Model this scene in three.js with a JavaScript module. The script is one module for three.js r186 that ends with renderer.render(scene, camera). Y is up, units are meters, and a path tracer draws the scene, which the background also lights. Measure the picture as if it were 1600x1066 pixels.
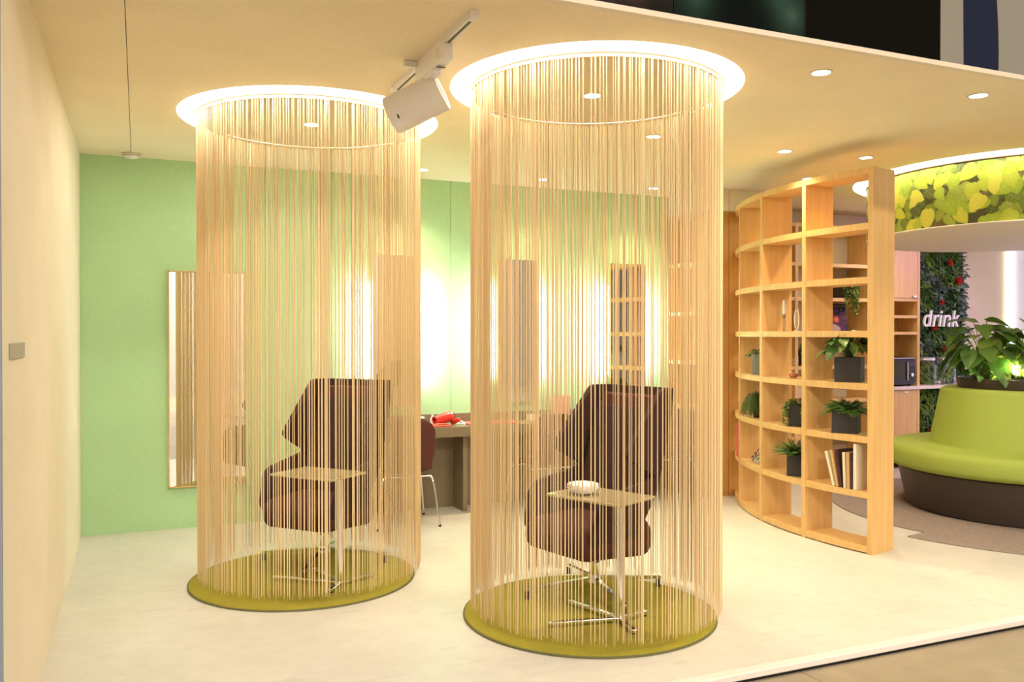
import * as THREE from 'three';
import { RoundedBoxGeometry } from 'three/addons/geometries/RoundedBoxGeometry.js';
import { mergeGeometries, toCreasedNormals } from 'three/addons/utils/BufferGeometryUtils.js';
import { RectAreaLightUniformsLib } from 'three/addons/lights/RectAreaLightUniformsLib.js';
import { FontLoader } from 'three/addons/loaders/FontLoader.js';
import { TextGeometry } from 'three/addons/geometries/TextGeometry.js';
import { MarchingCubes } from 'three/addons/objects/MarchingCubes.js';

// ---------------------------------------------------------------- camera, exposure, light
// Room frame: x runs along the green back wall, v (= -z) runs from the hall into the booth.
const scene = new THREE.Scene();
scene.background = new THREE.Color(0x0b0b0d);
const THETA = 0.4085, PITCH = 0.0079, EYE = 1.42;
const camera = new THREE.PerspectiveCamera(2 * Math.atan(533 / 1347.08) * 180 / Math.PI, 1600 / 1066, 0.05, 60);
camera.position.set(0, EYE, 0);
camera.lookAt(Math.sin(THETA) * Math.cos(PITCH), EYE - Math.sin(PITCH), -Math.cos(THETA) * Math.cos(PITCH));
const renderer = new THREE.WebGLRenderer({ antialias: true });
renderer.toneMapping = THREE.LinearToneMapping;
renderer.toneMappingExposure = 3.2;
renderer.shadowMap.enabled = true;
RectAreaLightUniformsLib.init();
const WARM = new THREE.Color().setRGB(1, 0.77, 0.47);
const DOWNLIGHT = 1.7, RING = 9, HALO = 68, HALL = 34, LAVENDER = 0.38;
function rectLight(name, color, intensity, w, h, pos, target) {
  const l = new THREE.RectAreaLight(color, intensity, w, h);
  l.name = name; l.position.copy(pos); l.lookAt(target); scene.add(l); return l;
}
// hall lighting: two large panels under the exhibition hall's roof, in front of the booth
const HALL_PANELS = [[-1.5, -6.5, 1], [4.5, -6.5, 1], [4.8, -1.2, 0.08]];
for (const [x, v, k] of HALL_PANELS) rectLight('hall_panel_light', new THREE.Color().setRGB(1, 0.9, 0.78), HALL * k, 2.4, 1.2, V(x, 6.17, v), V(x, 0, v));

// ---------------------------------------------------------------- helpers
function V(x, y, v) { return new THREE.Vector3(x, y, -v); }
let seed = 7;
const rnd = () => { seed = (seed + 0x6d2b79f5) | 0; let t = Math.imul(seed ^ (seed >>> 15), 1 | seed); t = (t + Math.imul(t ^ (t >>> 7), 61 | t)) ^ t; return ((t ^ (t >>> 14)) >>> 0) / 4294967296; };
const rr = (a, b) => a + (b - a) * rnd();
const gauss = () => (rnd() + rnd() + rnd() + rnd() - 2) * 0.9;
const used = {};
function numbered(n) { const k = used[n] = (used[n] ?? -1) + 1; return k ? n + '_' + String(k).padStart(3, '0') : n; }
function tag(o, label, category, group, kind) { o.userData.label = label; o.userData.category = category; if (group) o.userData.group = group; if (kind) o.userData.kind = kind; return o; }
function thing(name, label, category, pos = new THREE.Vector3(), turn = 0, group) {
  const o = new THREE.Group(); o.name = numbered(name); o.position.copy(pos); o.rotation.y = turn; scene.add(o); return tag(o, label, category, group);
}
function prep(g) { const q = g.index ? g.toNonIndexed() : g; for (const k of Object.keys(q.attributes)) if (!['position', 'normal', 'uv'].includes(k)) q.deleteAttribute(k); return q; }
function merge(list) { if (list.length === 1) return list[0]; const q = list.map((g) => prep(g.clone())); if (q.some((g) => !g.attributes.uv)) for (const g of q) g.deleteAttribute('uv'); return mergeGeometries(q); }
function obj(name, geo, mat, parent = scene, kind) {
  const m = new THREE.Mesh(Array.isArray(geo) ? merge(geo) : geo, mat);
  m.name = parent === scene ? numbered(name) : name; m.castShadow = m.receiveShadow = true; if (kind) m.userData.kind = kind; parent.add(m); return m;
}
function struct(name, geo, mat) { const m = obj(name, geo, mat); m.userData.kind = 'structure'; return m; }
// metre-scaled uv by dominant normal
function uvBox(g, swap = false) {
  g = g.index ? g.toNonIndexed() : g; const p = g.attributes.position, n = g.attributes.normal, uv = new Float32Array(p.count * 2);
  for (let i = 0; i < p.count; i++) {
    const ax = Math.abs(n.getX(i)), ay = Math.abs(n.getY(i)), az = Math.abs(n.getZ(i)); let a, b;
    if (ay >= ax && ay >= az) { a = p.getX(i); b = p.getZ(i); } else if (ax >= az) { a = p.getZ(i); b = p.getY(i); } else { a = p.getX(i); b = p.getY(i); }
    uv[2 * i] = swap ? b : a; uv[2 * i + 1] = swap ? a : b;
  }
  g.setAttribute('uv', new THREE.BufferAttribute(uv, 2)); return g;
}
function bx(w, h, d, x = 0, y = 0, z = 0, swap) { const g = new THREE.BoxGeometry(w, h, d); g.translate(x, y, z); return uvBox(g, swap); }
function rb(w, h, d, r, x = 0, y = 0, z = 0, s = 2, swap) { const g = new RoundedBoxGeometry(w, h, d, s, Math.min(r, w / 2.01, h / 2.01, d / 2.01)); g.translate(x, y, z); return uvBox(g, swap); }
// box given by room extents
function rbox(x0, x1, y0, y1, v0, v1, swap) { return bx(x1 - x0, y1 - y0, v1 - v0, (x0 + x1) / 2, (y0 + y1) / 2, -(v0 + v1) / 2, swap); }
function cyl(r0, r1, h, x = 0, y = 0, z = 0, n = 24, open = false) { const g = new THREE.CylinderGeometry(r1, r0, h, n, 1, open); g.translate(x, y + h / 2, z); return g; }
function lathe(pts, n = 48) { return new THREE.LatheGeometry(pts.map(([a, b]) => new THREE.Vector2(a, b)), n); }
function tube(pts, r, seg = 24, rad = 8, closed = false) { return new THREE.TubeGeometry(new THREE.CatmullRomCurve3(pts.map((p) => p.isVector3 ? p : new THREE.Vector3(...p)), closed, 'centripetal'), seg, r, rad, closed); }
function rod(a, b, r, r2 = r, n = 10) {
  a = new THREE.Vector3(...a); b = new THREE.Vector3(...b); const d = b.clone().sub(a), g = new THREE.CylinderGeometry(r2, r, d.length(), n);
  g.applyQuaternion(new THREE.Quaternion().setFromUnitVectors(new THREE.Vector3(0, 1, 0), d.clone().normalize())); g.translate((a.x + b.x) / 2, (a.y + b.y) / 2, (a.z + b.z) / 2); return g;
}
function plan(shape, depth, y0, bevel = 0, curve = 48) {
  const g = new THREE.ExtrudeGeometry(shape, { depth, bevelEnabled: bevel > 0, bevelThickness: bevel, bevelSize: bevel, bevelOffset: -bevel, bevelSegments: 2, curveSegments: curve });
  g.rotateX(-Math.PI / 2); g.translate(0, y0, 0); return g;
}
function disc(cx, cv, r, holes = []) { const s = new THREE.Shape(); s.absarc(cx, cv, r, 0, Math.PI * 2); for (const h of holes) { const p = new THREE.Path(); p.absarc(cx, cv, h, 0, Math.PI * 2, true); s.holes.push(p); } return s; }

// ---------------------------------------------------------------- procedural textures
function hash(i, j, s) { let h = Math.imul(i, 374761393) ^ Math.imul(j, 668265263) ^ Math.imul(s, 1274126177); h = Math.imul(h ^ (h >>> 13), 1274126177); return ((h ^ (h >>> 16)) >>> 0) / 4294967296; }
function noise(x, y, px, py, s) {
  const i = Math.floor(x), j = Math.floor(y), fx = x - i, fy = y - j, u = fx * fx * (3 - 2 * fx), w = fy * fy * (3 - 2 * fy), m = (a, n) => ((a % n) + n) % n;
  const a = hash(m(i, px), m(j, py), s), b = hash(m(i + 1, px), m(j, py), s), c = hash(m(i, px), m(j + 1, py), s), d = hash(m(i + 1, px), m(j + 1, py), s);
  return a + (b - a) * u + (c - a) * w + (a - b - c + d) * u * w;
}
function dataTex(n, fn, srgb = true, scale = 1) {
  const d = new Uint8Array(n * n * 4);
  for (let j = 0; j < n; j++) for (let i = 0; i < n; i++) { const c = fn(i / n, j / n), k = (j * n + i) * 4; d[k] = c[0] * 255; d[k + 1] = c[1] * 255; d[k + 2] = c[2] * 255; d[k + 3] = 255; }
  const t = new THREE.DataTexture(d, n, n); t.wrapS = t.wrapT = THREE.RepeatWrapping; t.magFilter = THREE.LinearFilter; t.minFilter = THREE.LinearMipmapLinearFilter; t.generateMipmaps = true;
  if (srgb) t.colorSpace = THREE.SRGBColorSpace; t.repeat.set(scale, scale); t.needsUpdate = true; return t;
}
const grey = (x) => { x = Math.min(1, Math.max(0, x)); return [x, x, x]; };
const woodGrain = (u, v) => { const f = noise(u * 90, v * 3, 90, 3, 1) * 0.5 + noise(u * 26, v * 2, 26, 2, 2) * 0.3 + noise(u * 200, v * 16, 200, 16, 3) * 0.2; return f; };
const texWood = dataTex(512, (u, v) => { const f = woodGrain(u, v), b = noise(u * 5, v * 2, 5, 2, 9); return [0.90 + 0.08 * f + 0.03 * b, 0.85 + 0.13 * f + 0.03 * b, 0.77 + 0.2 * f + 0.03 * b].map((x) => Math.min(1, x)); });
const texWoodRough = dataTex(256, (u, v) => grey(0.75 + 0.25 * woodGrain(u, v)), false);
const texFloor = dataTex(1024, (u, v) => {
  const a = noise(u * 6, v * 6, 6, 6, 11), b = noise(u * 28, v * 40, 28, 40, 12), c = noise(u * 240, v * 240, 240, 240, 13), s = noise(u * 14, v * 120, 14, 120, 14) > 0.86 && a > 0.5 ? 0.03 : 0;
  const k = 0.93 + 0.05 * a + 0.03 * (b - 0.5) + 0.025 * (c - 0.5) - s; return [k, k * 0.992, k * 0.975].map((x) => Math.min(1, x));
}, true, 0.5);
const texFloorRough = dataTex(512, (u, v) => grey(0.7 + 0.3 * (0.6 * noise(u * 10, v * 10, 10, 10, 21) + 0.4 * noise(u * 60, v * 60, 60, 60, 22))), false, 0.5);
const texFelt = dataTex(512, (u, v) => grey(0.80 + 0.2 * (0.5 * noise(u * 200, v * 200, 200, 200, 31) + 0.3 * noise(u * 70, v * 90, 70, 90, 32) + 0.2 * noise(u * 6, v * 6, 6, 6, 33))), true, 2);
const texWeave = dataTex(256, (u, v) => grey(0.5 + 0.25 * Math.sin(u * 64 * 6.283) * Math.sin(v * 64 * 6.283) + 0.25 * (noise(u * 128, v * 128, 128, 128, 34) - 0.5) * 2), false, 6);
const texCarpet = dataTex(512, (u, v) => { const a = noise(u * 220, v * 220, 220, 220, 41), b = noise(u * 40, v * 40, 40, 40, 42); return grey(0.66 + 0.3 * a + 0.06 * b); }, true, 1.5);
const texPlaster = dataTex(512, (u, v) => grey(0.955 + 0.02 * noise(u * 9, v * 9, 9, 9, 51) + 0.025 * noise(u * 180, v * 180, 180, 180, 52)), true, 0.5);
const texConcrete = dataTex(512, (u, v) => { const k = 0.84 + 0.1 * noise(u * 5, v * 5, 5, 5, 61) + 0.05 * noise(u * 30, v * 30, 30, 30, 62) + 0.03 * noise(u * 200, v * 200, 200, 200, 63); return [k, k * 0.99, k * 0.97]; }, true, 0.4);
function canvasTex(w, h, draw) { const c = document.createElement('canvas'); c.width = w; c.height = h; draw(c.getContext('2d'), w, h); const t = new THREE.CanvasTexture(c); t.colorSpace = THREE.SRGBColorSpace; t.magFilter = THREE.LinearFilter; return t; }

const lin = (r, g, b) => new THREE.Color().setRGB(r, g, b);
const std = (color, roughness = 0.6, o = {}) => new THREE.MeshStandardMaterial({ color, roughness, ...o });
const phys = (o) => new THREE.MeshPhysicalMaterial(o);
const M = {
  ceiling: std(lin(0.94, 0.81, 0.58), 0.85, { map: texPlaster }),
  wallLeft: std(lin(0.90, 0.80, 0.60), 0.75, { map: texPlaster }),
  green: std(lin(0.48, 0.75, 0.41), 0.55, { map: texPlaster }),
  beige: std(lin(0.70, 0.58, 0.42), 0.8, { map: texPlaster }),
  floor: std(lin(0.70, 0.685, 0.63), 0.5, { map: texFloor, roughnessMap: texFloorRough }),
  trim: std(lin(0.8, 0.74, 0.68), 0.35),
  black: std(lin(0.012, 0.011, 0.011), 0.5),
  hallFloor: std(lin(0.37, 0.31, 0.215), 0.5, { map: texConcrete }),
  hallGrey: std(lin(0.55, 0.52, 0.48), 0.9, { map: texPlaster }),
  hallDark: std(lin(0.05, 0.05, 0.055), 0.9),
  wood: std(lin(0.80, 0.525, 0.22), 0.5, { map: texWood, roughnessMap: texWoodRough }),
  woodDeep: std(lin(0.70, 0.39, 0.115), 0.5, { map: texWood, roughnessMap: texWoodRough }),
  chrome: std(lin(0.82, 0.82, 0.82), 0.12, { metalness: 1 }),
  chromeSoft: std(lin(0.75, 0.73, 0.7), 0.28, { metalness: 1 }),
  mirror: std(lin(0.93, 0.94, 0.93), 0.015, { metalness: 1 }),
  rug: std(lin(0.40, 0.345, 0.024), 0.95, { map: texFelt, bumpMap: texFelt, bumpScale: 0.002 }),
  rugEdge: std(lin(0.14, 0.13, 0.05), 0.9),
  chairCloth: phys({ color: lin(0.048, 0.017, 0.015), roughness: 0.85, bumpMap: texWeave, bumpScale: 0.0006, sheen: 0.2, sheenColor: lin(0.25, 0.11, 0.09), sheenRoughness: 0.6 }),
  seatCloth: phys({ color: lin(0.085, 0.024, 0.016), roughness: 0.85, bumpMap: texWeave, bumpScale: 0.0006, sheen: 0.2, sheenColor: lin(0.3, 0.12, 0.08), sheenRoughness: 0.6 }),
  wine: std(lin(0.085, 0.014, 0.010), 0.6),
  tableTop: phys({ color: lin(0.50, 0.42, 0.24), roughness: 0.22, clearcoat: 0.6, clearcoatRoughness: 0.12 }),
  desk: std(lin(0.24, 0.185, 0.11), 0.5),
  white: std(lin(0.85, 0.83, 0.78), 0.45),
  lampWhite: std(lin(0.84, 0.80, 0.76), 0.45),
  pot: std(lin(0.028, 0.025, 0.023), 0.55),
  potGrey: std(lin(0.30, 0.33, 0.28), 0.6),
  soil: std(lin(0.05, 0.03, 0.02), 1),
  lime: phys({ color: lin(0.36, 0.46, 0.075), roughness: 0.7, bumpMap: texWeave, bumpScale: 0.0005, sheen: 0.3, sheenColor: lin(0.6, 0.65, 0.2), sheenRoughness: 0.5 }),
  benchBase: std(lin(0.05, 0.035, 0.025), 0.4),
  carpet: std(lin(0.44, 0.35, 0.30), 1, { map: texCarpet, bumpMap: texCarpet, bumpScale: 0.003 }),
  red: phys({ color: lin(0.72, 0.035, 0.025), roughness: 0.3, clearcoat: 0.5 }),
  redMat: std(lin(0.62, 0.10, 0.06), 0.7),
  glass: phys({ color: 0xffffff, transmission: 1, thickness: 0, roughness: 0.02, ior: 1.5 }),
};
const emis = (c, k) => new THREE.MeshStandardMaterial({ color: lin(0.9, 0.9, 0.9), emissive: c, emissiveIntensity: k, roughness: 0.6 });

// ---------------------------------------------------------------- the setting
const CEIL = 2.685, XL = -0.377, VB = 6.74, VF = 2.93, XR = 10.6, VB2 = 7.02;
const CYL = [{ c: [0.9455, 5.1897], rug: [0.882, 5.096] }, { c: [2.171, 3.9338], rug: [2.105, 3.876] }];
const RC = 0.640, RRUG = 0.641, RRING = 0.7486, RDISC = 0.658;
const LOUNGE = [6.62, 4.75];

struct('floor', rbox(XL - 0.12, XR, -0.06, 0, VF + 0.042, 7.3), M.floor);
{ // white nosing along the platform's front with the dark reveal below it
  const t = struct('trim_1', rb(XR - XL + 0.12, 0.030, 0.06, 0.006, (XR + XL - 0.12) / 2, -0.0135, -(VF + 0.012)), M.trim);
  obj('reveal', rbox(XL - 0.12, XR, -0.058, -0.029, VF - 0.006, VF + 0.03), M.black, t);
}
{ // hall floor: large sheets with an open joint
  const f = struct('floor_hall', rbox(-9, 16, -0.16, -0.068, -9, 8.2), M.black);
  for (const [a, b] of [[-9, -2.4], [-2.396, 2.621], [2.625, 7.6], [7.604, 16]]) obj('floor_panel', rbox(a, b, -0.068, -0.040, -9, VF - 0.012), M.hallFloor, f);
  for (const [a, b] of [[-9, -2.4], [-2.396, XL - 0.13], [XR + 0.12, 16]]) obj('floor_panel', rbox(a, b, -0.068, -0.040, VF - 0.008, 8.2), M.hallFloor, f);
}
{ // booth ceiling: slab with the painted panels below it, cut for the ring lights
  const c = struct('ceiling', rbox(XL - 0.12, XR, CEIL + 0.07, CEIL + 0.13, VF + 0.04, 7.3), M.ceiling);
  const rect = (x0, x1) => { const s = new THREE.Shape(); s.moveTo(x0, VF + 0.031); s.lineTo(x1, VF + 0.031); s.lineTo(x1, 7.3); s.lineTo(x0, 7.3); s.closePath(); return s; };
  obj('ceiling_panel', plan(rect(XL - 0.12, -0.0465), 0.069, CEIL), M.ceiling, c);
  const s = rect(-0.0435, XR);
  for (const [x, v, r] of [[...CYL[0].c, RRING], [...CYL[1].c, RRING], [...LOUNGE, 1.33]]) { const p = new THREE.Path(); p.absarc(x, v, r, 0, Math.PI * 2, true); s.holes.push(p); }
  obj('ceiling_panel', plan(s, 0.07, CEIL, 0, 96), M.ceiling, c);
}
struct('trim_2', rbox(XL - 0.12, XR, CEIL - 0.002, CEIL + 0.02, VF - 0.004, VF + 0.03), std(lin(0.8, 0.7, 0.55), 0.5));
struct('wall_left', rbox(XL - 0.1, XL, -0.06, CEIL, 2.985, VB), M.wallLeft);
struct('trim_3', rbox(XL - 0.1, XL, -0.06, CEIL, 2.965, 2.985), std(lin(0.25, 0.28, 0.36), 0.5));
{
  const w = struct('wall_back', rbox(XL - 0.1, 5.12, -0.06, CEIL, VB + 0.02, VB + 0.1), std(lin(0.2, 0.32, 0.12), 0.7));
  const joints = [XL, 1.305, 2.365, 3.425, 4.52];
  for (let i = 0; i < 4; i++) obj('wall_panel', rbox(joints[i] + (i ? 0.0015 : 0), joints[i + 1] - 0.0015, 0, CEIL, VB, VB + 0.02), M.green, w);
}
struct('wall_lounge', [rbox(5.1, XR, -0.06, CEIL, VB2, VB2 + 0.1), rbox(5.1, 5.14, 0, CEIL, VB, VB2)], M.beige);
struct('wall_right', rbox(XR, XR + 0.1, -0.06, CEIL, VF, 7.3), M.beige);
// the hall around the booth
struct('wall_front', rbox(-9, 16, -0.1, 6.4, -9.1, -9), M.hallGrey);
struct('wall_hall_left', rbox(-9.1, -9, -0.1, 6.4, -9, 8.2), M.hallGrey);
struct('wall_hall_right', rbox(16, 16.1, -0.1, 6.4, -9, 8.2), M.hallGrey);
struct('wall_hall_back', rbox(-9, 16, -0.1, 6.4, 8.2, 8.3), M.hallGrey);
struct('ceiling_hall', rbox(-9, 16, 6.4, 6.5, -9, 8.2), M.hallDark);
HALL_PANELS.forEach(([x, v], i) => {
  const t = thing('hall_light_panel', ['white light panel under the hall roof, far behind the camera', 'white light panel under the hall roof, far back opposite the lounge', 'white light panel under the hall roof, nearest the booth front'][i], 'light panel', V(x, 6.2, v));
  obj('housing', bx(2.5, 0.2, 1.3, 0, 0.1, 0), M.lampWhite, t); obj('lamp_diffuser', bx(2.4, 0.02, 1.2, 0, -0.011, 0), emis(lin(1, 0.95, 0.86), 2), t);
});
{ // printed fascia above the booth's open front: flat print on four boards
  const f = struct('wall_fascia', rbox(XL - 0.12, XR, CEIL + 0.14, 4.6, VF + 0.03, VF + 0.1), M.hallDark);
  const x0 = 1.3, x1 = 4.9, W = 1024, H = 512, sc = W / (x1 - x0);
  const print = canvasTex(W, H, (g) => {
    g.fillStyle = '#3a3a3c'; g.fillRect(0, 0, W, H);
    const X = (x) => (x - x0) * sc, band = (a, b, c) => { g.fillStyle = c; g.fillRect(X(a), 0, X(b) - X(a), H); };
    band(1.3, 1.576, '#6b6a6c'); band(1.576, 1.98, '#26221f'); band(1.98, 2.66, '#14201b'); band(2.64, 3.465, '#0d0b08'); band(3.465, 4.9, '#8f8a80');
    const blob = (x, y, r, c) => { const q = g.createRadialGradient(X(x), y, 0, X(x), y, r); q.addColorStop(0, c); q.addColorStop(1, 'rgba(0,0,0,0)'); g.fillStyle = q; g.fillRect(X(x) - r, y - r, 2 * r, 2 * r); };
    blob(1.68, 490, 50, 'rgba(120,100,98,.8)'); blob(1.8, 490, 40, 'rgba(150,110,110,.6)'); blob(1.92, 480, 40, 'rgba(90,80,78,.7)');
    blob(2.1, 480, 70, 'rgba(70,110,92,.8)'); blob(2.5, 465, 70, 'rgba(60,108,84,.9)'); blob(2.58, 490, 60, 'rgba(70,100,90,.8)'); blob(2.3, 500, 60, 'rgba(10,14,12,.9)');
    g.fillStyle = '#0d0b08'; g.beginPath(); g.moveTo(X(2.70), 0); g.quadraticCurveTo(X(2.66), 300, X(2.655), H); g.lineTo(X(3.46), H); g.lineTo(X(3.49), 0); g.fill();
    g.fillStyle = '#23283c'; g.beginPath(); g.moveTo(X(3.62), H); g.lineTo(X(3.61), 330); g.lineTo(X(3.78), 300); g.quadraticCurveTo(X(3.87), 420, X(3.86), H); g.fill();
    blob(3.8, 300, 120, 'rgba(150,140,130,.35)');
  });
  const edges = [1.3, 1.576, 1.977, 4.9];
  const board = (a, b, mat) => { const g = rbox(a, b, CEIL + 0.022, 4.55, VF + 0.002, VF + 0.03), p = g.attributes.position, uv = g.attributes.uv; for (let i = 0; i < p.count; i++) uv.setXY(i, (p.getX(i) - x0) / (x1 - x0), (p.getY(i) - CEIL - 0.022) / 1.85); obj('printed_board', g, mat, f); };
  const pm = phys({ color: 0xffffff, roughness: 0.9, specularIntensity: 0.15, map: print });
  for (let i = 0; i < 3; i++) board(edges[i] + 0.002, edges[i + 1] - 0.002, pm);
  board(XL - 0.12, 1.298, std(0x6b6a6c, 0.9)); board(4.902, XR, std(0x8f8a80, 0.9));
}

// ---------------------------------------------------------------- ring lights, discs, rugs, string curtains
const emitRing = emis(lin(1, 0.99, 0.96), 2.6);
function ringSegments(cx, cv, r, w, n, k, y, color) {
  for (let i = 0; i < n; i++) {
    const a = (i + 0.5) / n * Math.PI * 2, l = new THREE.RectAreaLight(color, k, 2 * r * Math.sin(Math.PI / n) * 0.98, w);
    l.name = 'ring_light_segment'; l.position.set(cx + r * Math.cos(a), y, -(cv + r * Math.sin(a)));
    l.rotation.set(-Math.PI / 2, 0, a + Math.PI / 2, 'YXZ'); l.rotation.order = 'YXZ'; l.rotation.set(-Math.PI / 2, a + Math.PI / 2, 0);
    scene.add(l);
  }
}
const yarn = new THREE.MeshStandardMaterial({ color: 0xffffff, roughness: 0.9, vertexColors: true });
function strings(n, clumps, R) {
  const pos = [], col = [], idx = [], centres = [];
  for (let i = 0; i < clumps; i++) centres.push((i + rr(-0.38, 0.38)) / clumps * Math.PI * 2);
  const ys = [CEIL - 0.03, 2.25, 1.75, 1.3, 0.95, 0.6, 0.3, 0.14, 0.04];
  for (let s = 0; s < n; s++) {
    const c = centres[Math.floor(rnd() * clumps)], sp = 0.0052, a0 = c + gauss() * sp, loose = gauss() * 0.0022, drift = gauss() * 0.0012, ph = rr(0, 6.28), rad = R + gauss() * 0.004, w = rr(0.0012, 0.0019), bot = rr(0.025, 0.06);
    const t = rr(0.84, 1.04), warm = rr(-0.03, 0.03), cr = 0.92 * t, cg = (0.70 + warm) * t, cb = (0.39 + warm) * t, base = pos.length / 3;
    ys.forEach((y, k) => {
      const f = k / (ys.length - 1), yy = k === ys.length - 1 ? bot : y, a = a0 + loose * f + drift * Math.sin(ph + f * 5) * f, ww = w * (k > 6 ? (k === 8 ? 0.55 : 0.8) : 1);
      for (let q = 0; q < 3; q++) { const b = ph + q * 2.0944, dr = ww * Math.cos(b), dt = ww * Math.sin(b), r2 = rad + dr; pos.push(r2 * Math.cos(a) - dt * Math.sin(a), yy, -(r2 * Math.sin(a) + dt * Math.cos(a))); col.push(cr, cg, cb); }
    });
    for (let k = 0; k < ys.length - 1; k++) for (let q = 0; q < 3; q++) { const A = base + k * 3 + q, B = base + k * 3 + (q + 1) % 3; idx.push(A, B, A + 3, B, B + 3, A + 3); }
  }
  const g = new THREE.BufferGeometry(); g.setAttribute('position', new THREE.Float32BufferAttribute(pos, 3)); g.setAttribute('color', new THREE.Float32BufferAttribute(col, 3)); g.setIndex(idx); g.computeVertexNormals(); return g;
}
CYL.forEach(({ c: [cx, cv], rug: [ux, uv] }, i) => {
  const side = ['left', 'right'][i], near = ['farther, by the left wall', 'nearer, at the middle'][i];
  const r = thing('ring_light', `glowing white ceiling ring around the ${side} string curtain`, 'ring light', V(cx, CEIL, cv));
  obj('lamp_diffuser', plan(disc(0, 0, RRING - 0.001, [RDISC - 0.03]), 0.02, 0.006, 0, 96), emitRing, r);
  obj('centre_disc', plan(disc(0, 0, RDISC - 0.004), 0.02, -0.012, 0.003, 96), M.ceiling, r);
  obj('disc_hanger', plan(disc(0, 0, RDISC - 0.031), 0.06, 0.008, 0, 64), M.ceiling, r);
  ringSegments(cx, cv, 0.705, 0.045, 12, RING, CEIL + 0.003, lin(1, 0.95, 0.86));
  const k = thing('string_curtain', `cylindrical beige string curtain hanging round the ${side} lounge chair`, 'curtain', V(cx, 0, cv), 0, 'string curtains');
  obj('curtain_track', plan(disc(0, 0, RC + 0.006, [RC - 0.006]), 0.012, CEIL - 0.033, 0, 96), M.ceiling, k);
  { const hg = new THREE.CylinderGeometry(RC + 0.003, RC + 0.003, 0.016, 128, 1, true); hg.translate(0, CEIL - 0.026, 0); obj('heading_tape', hg, phys({ color: lin(0.92, 0.80, 0.60), roughness: 0.9, transmission: 0.4, thickness: 0, side: THREE.DoubleSide }), k); }
  obj('strings', strings(1080, 270, RC), yarn, k, 'stuff');
  const g = thing('round_rug', `round olive green rug under the ${side} string curtain`, 'rug', V(ux, 0, uv));
  obj('pile', plan(disc(0, 0, RRUG - 0.008), 0.006, 0.0035, 0.003, 96), M.rug, g);
  obj('bound_edge', plan(disc(0, 0, RRUG, [RRUG - 0.012]), 0.006, 0.002, 0.0015, 96), M.rugEdge, g);
});

// ---------------------------------------------------------------- ceiling fittings
const emitDown = emis(lin(1, 0.97, 0.9), 5);
function downlight(x, v, label, y = CEIL, k = DOWNLIGHT) {
  const t = thing('downlight', label, 'downlight', V(x, y, v), 0, 'recessed ceiling downlights');
  obj('trim_ring', lathe([[0.042, -0.001], [0.044, -0.005], [0.052, -0.004], [0.054, 0], [0.042, 0.0]], 32), M.white, t);
  obj('lamp_lens', cyl(0.0435, 0.0435, 0.006, 0, -0.004, 0, 28), emitDown, t);
  const s = new THREE.SpotLight(WARM, k, 0, 0.95, 0.95, 2); s.position.copy(V(x, y - 0.02, v)); s.target.position.copy(V(x, 0, v)); s.castShadow = true; s.shadow.radius = 2; s.name = 'downlight_lamp'; scene.add(s, s.target);
}
downlight(0.95, 5.202, 'white ceiling downlight inside the left string curtain', CEIL - 0.012);
downlight(2.186, 3.99, 'white ceiling downlight inside the right string curtain', CEIL - 0.012);
downlight(3.027, 3.236, 'ceiling downlight near the front edge, beside the right ring light');
downlight(4.083, 3.216, 'rightmost ceiling downlight, near the front edge below the printed fascia');
downlight(4.094, 4.722, 'ceiling downlight in front of the curved bookcase, left of the pair');
downlight(4.775, 4.662, 'ceiling downlight right above the top of the curved bookcase');
downlight(4.993, 5.478, 'ceiling downlight peeping over the middle of the curved bookcase');
downlight(3.021, 4.705, 'ceiling downlight seen high through the right string curtain');
downlight(3.026, 6.361, 'ceiling downlight over the desk, left one seen through the right curtain');
downlight(4.091, 6.37, 'ceiling downlight over the desk, right one seen through the right curtain');
downlight(2.002, 6.358, 'ceiling downlight over the desk, at the edge of the left curtain');
downlight(6.9, 6.35, 'ceiling downlight beyond the curved bookcase, before the lilac wall', CEIL, 1);
{
  const t = thing('ceiling_vent', 'small round beige vent beside the downlight in the right ring', 'vent', V(2.182, CEIL - 0.012, 4.125));
  obj('rim', lathe([[0.052, 0], [0.056, -0.005], [0.064, -0.004], [0.066, 0]], 36), M.ceiling, t); obj('cone', lathe([[0.0, -0.006], [0.03, -0.005], [0.034, -0.001], [0.034, 0.0]], 32), M.ceiling, t);
  obj('throat', cyl(0.053, 0.053, 0.001, 0, -0.0005, 0, 32), std(lin(0.35, 0.26, 0.16), 0.8), t);
}
{
  const t = thing('smoke_detector', 'flat white smoke detector on ceiling above the green wall', 'smoke detector', V(-0.045, CEIL, 6.62));
  obj('base', lathe([[0, -0.012], [0.062, -0.012], [0.064, 0], [0, 0]], 36), M.ceiling, t); obj('cover', lathe([[0, -0.034], [0.03, -0.033], [0.05, -0.026], [0.055, -0.012], [0, -0.012]], 36), M.white, t);
}
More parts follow.
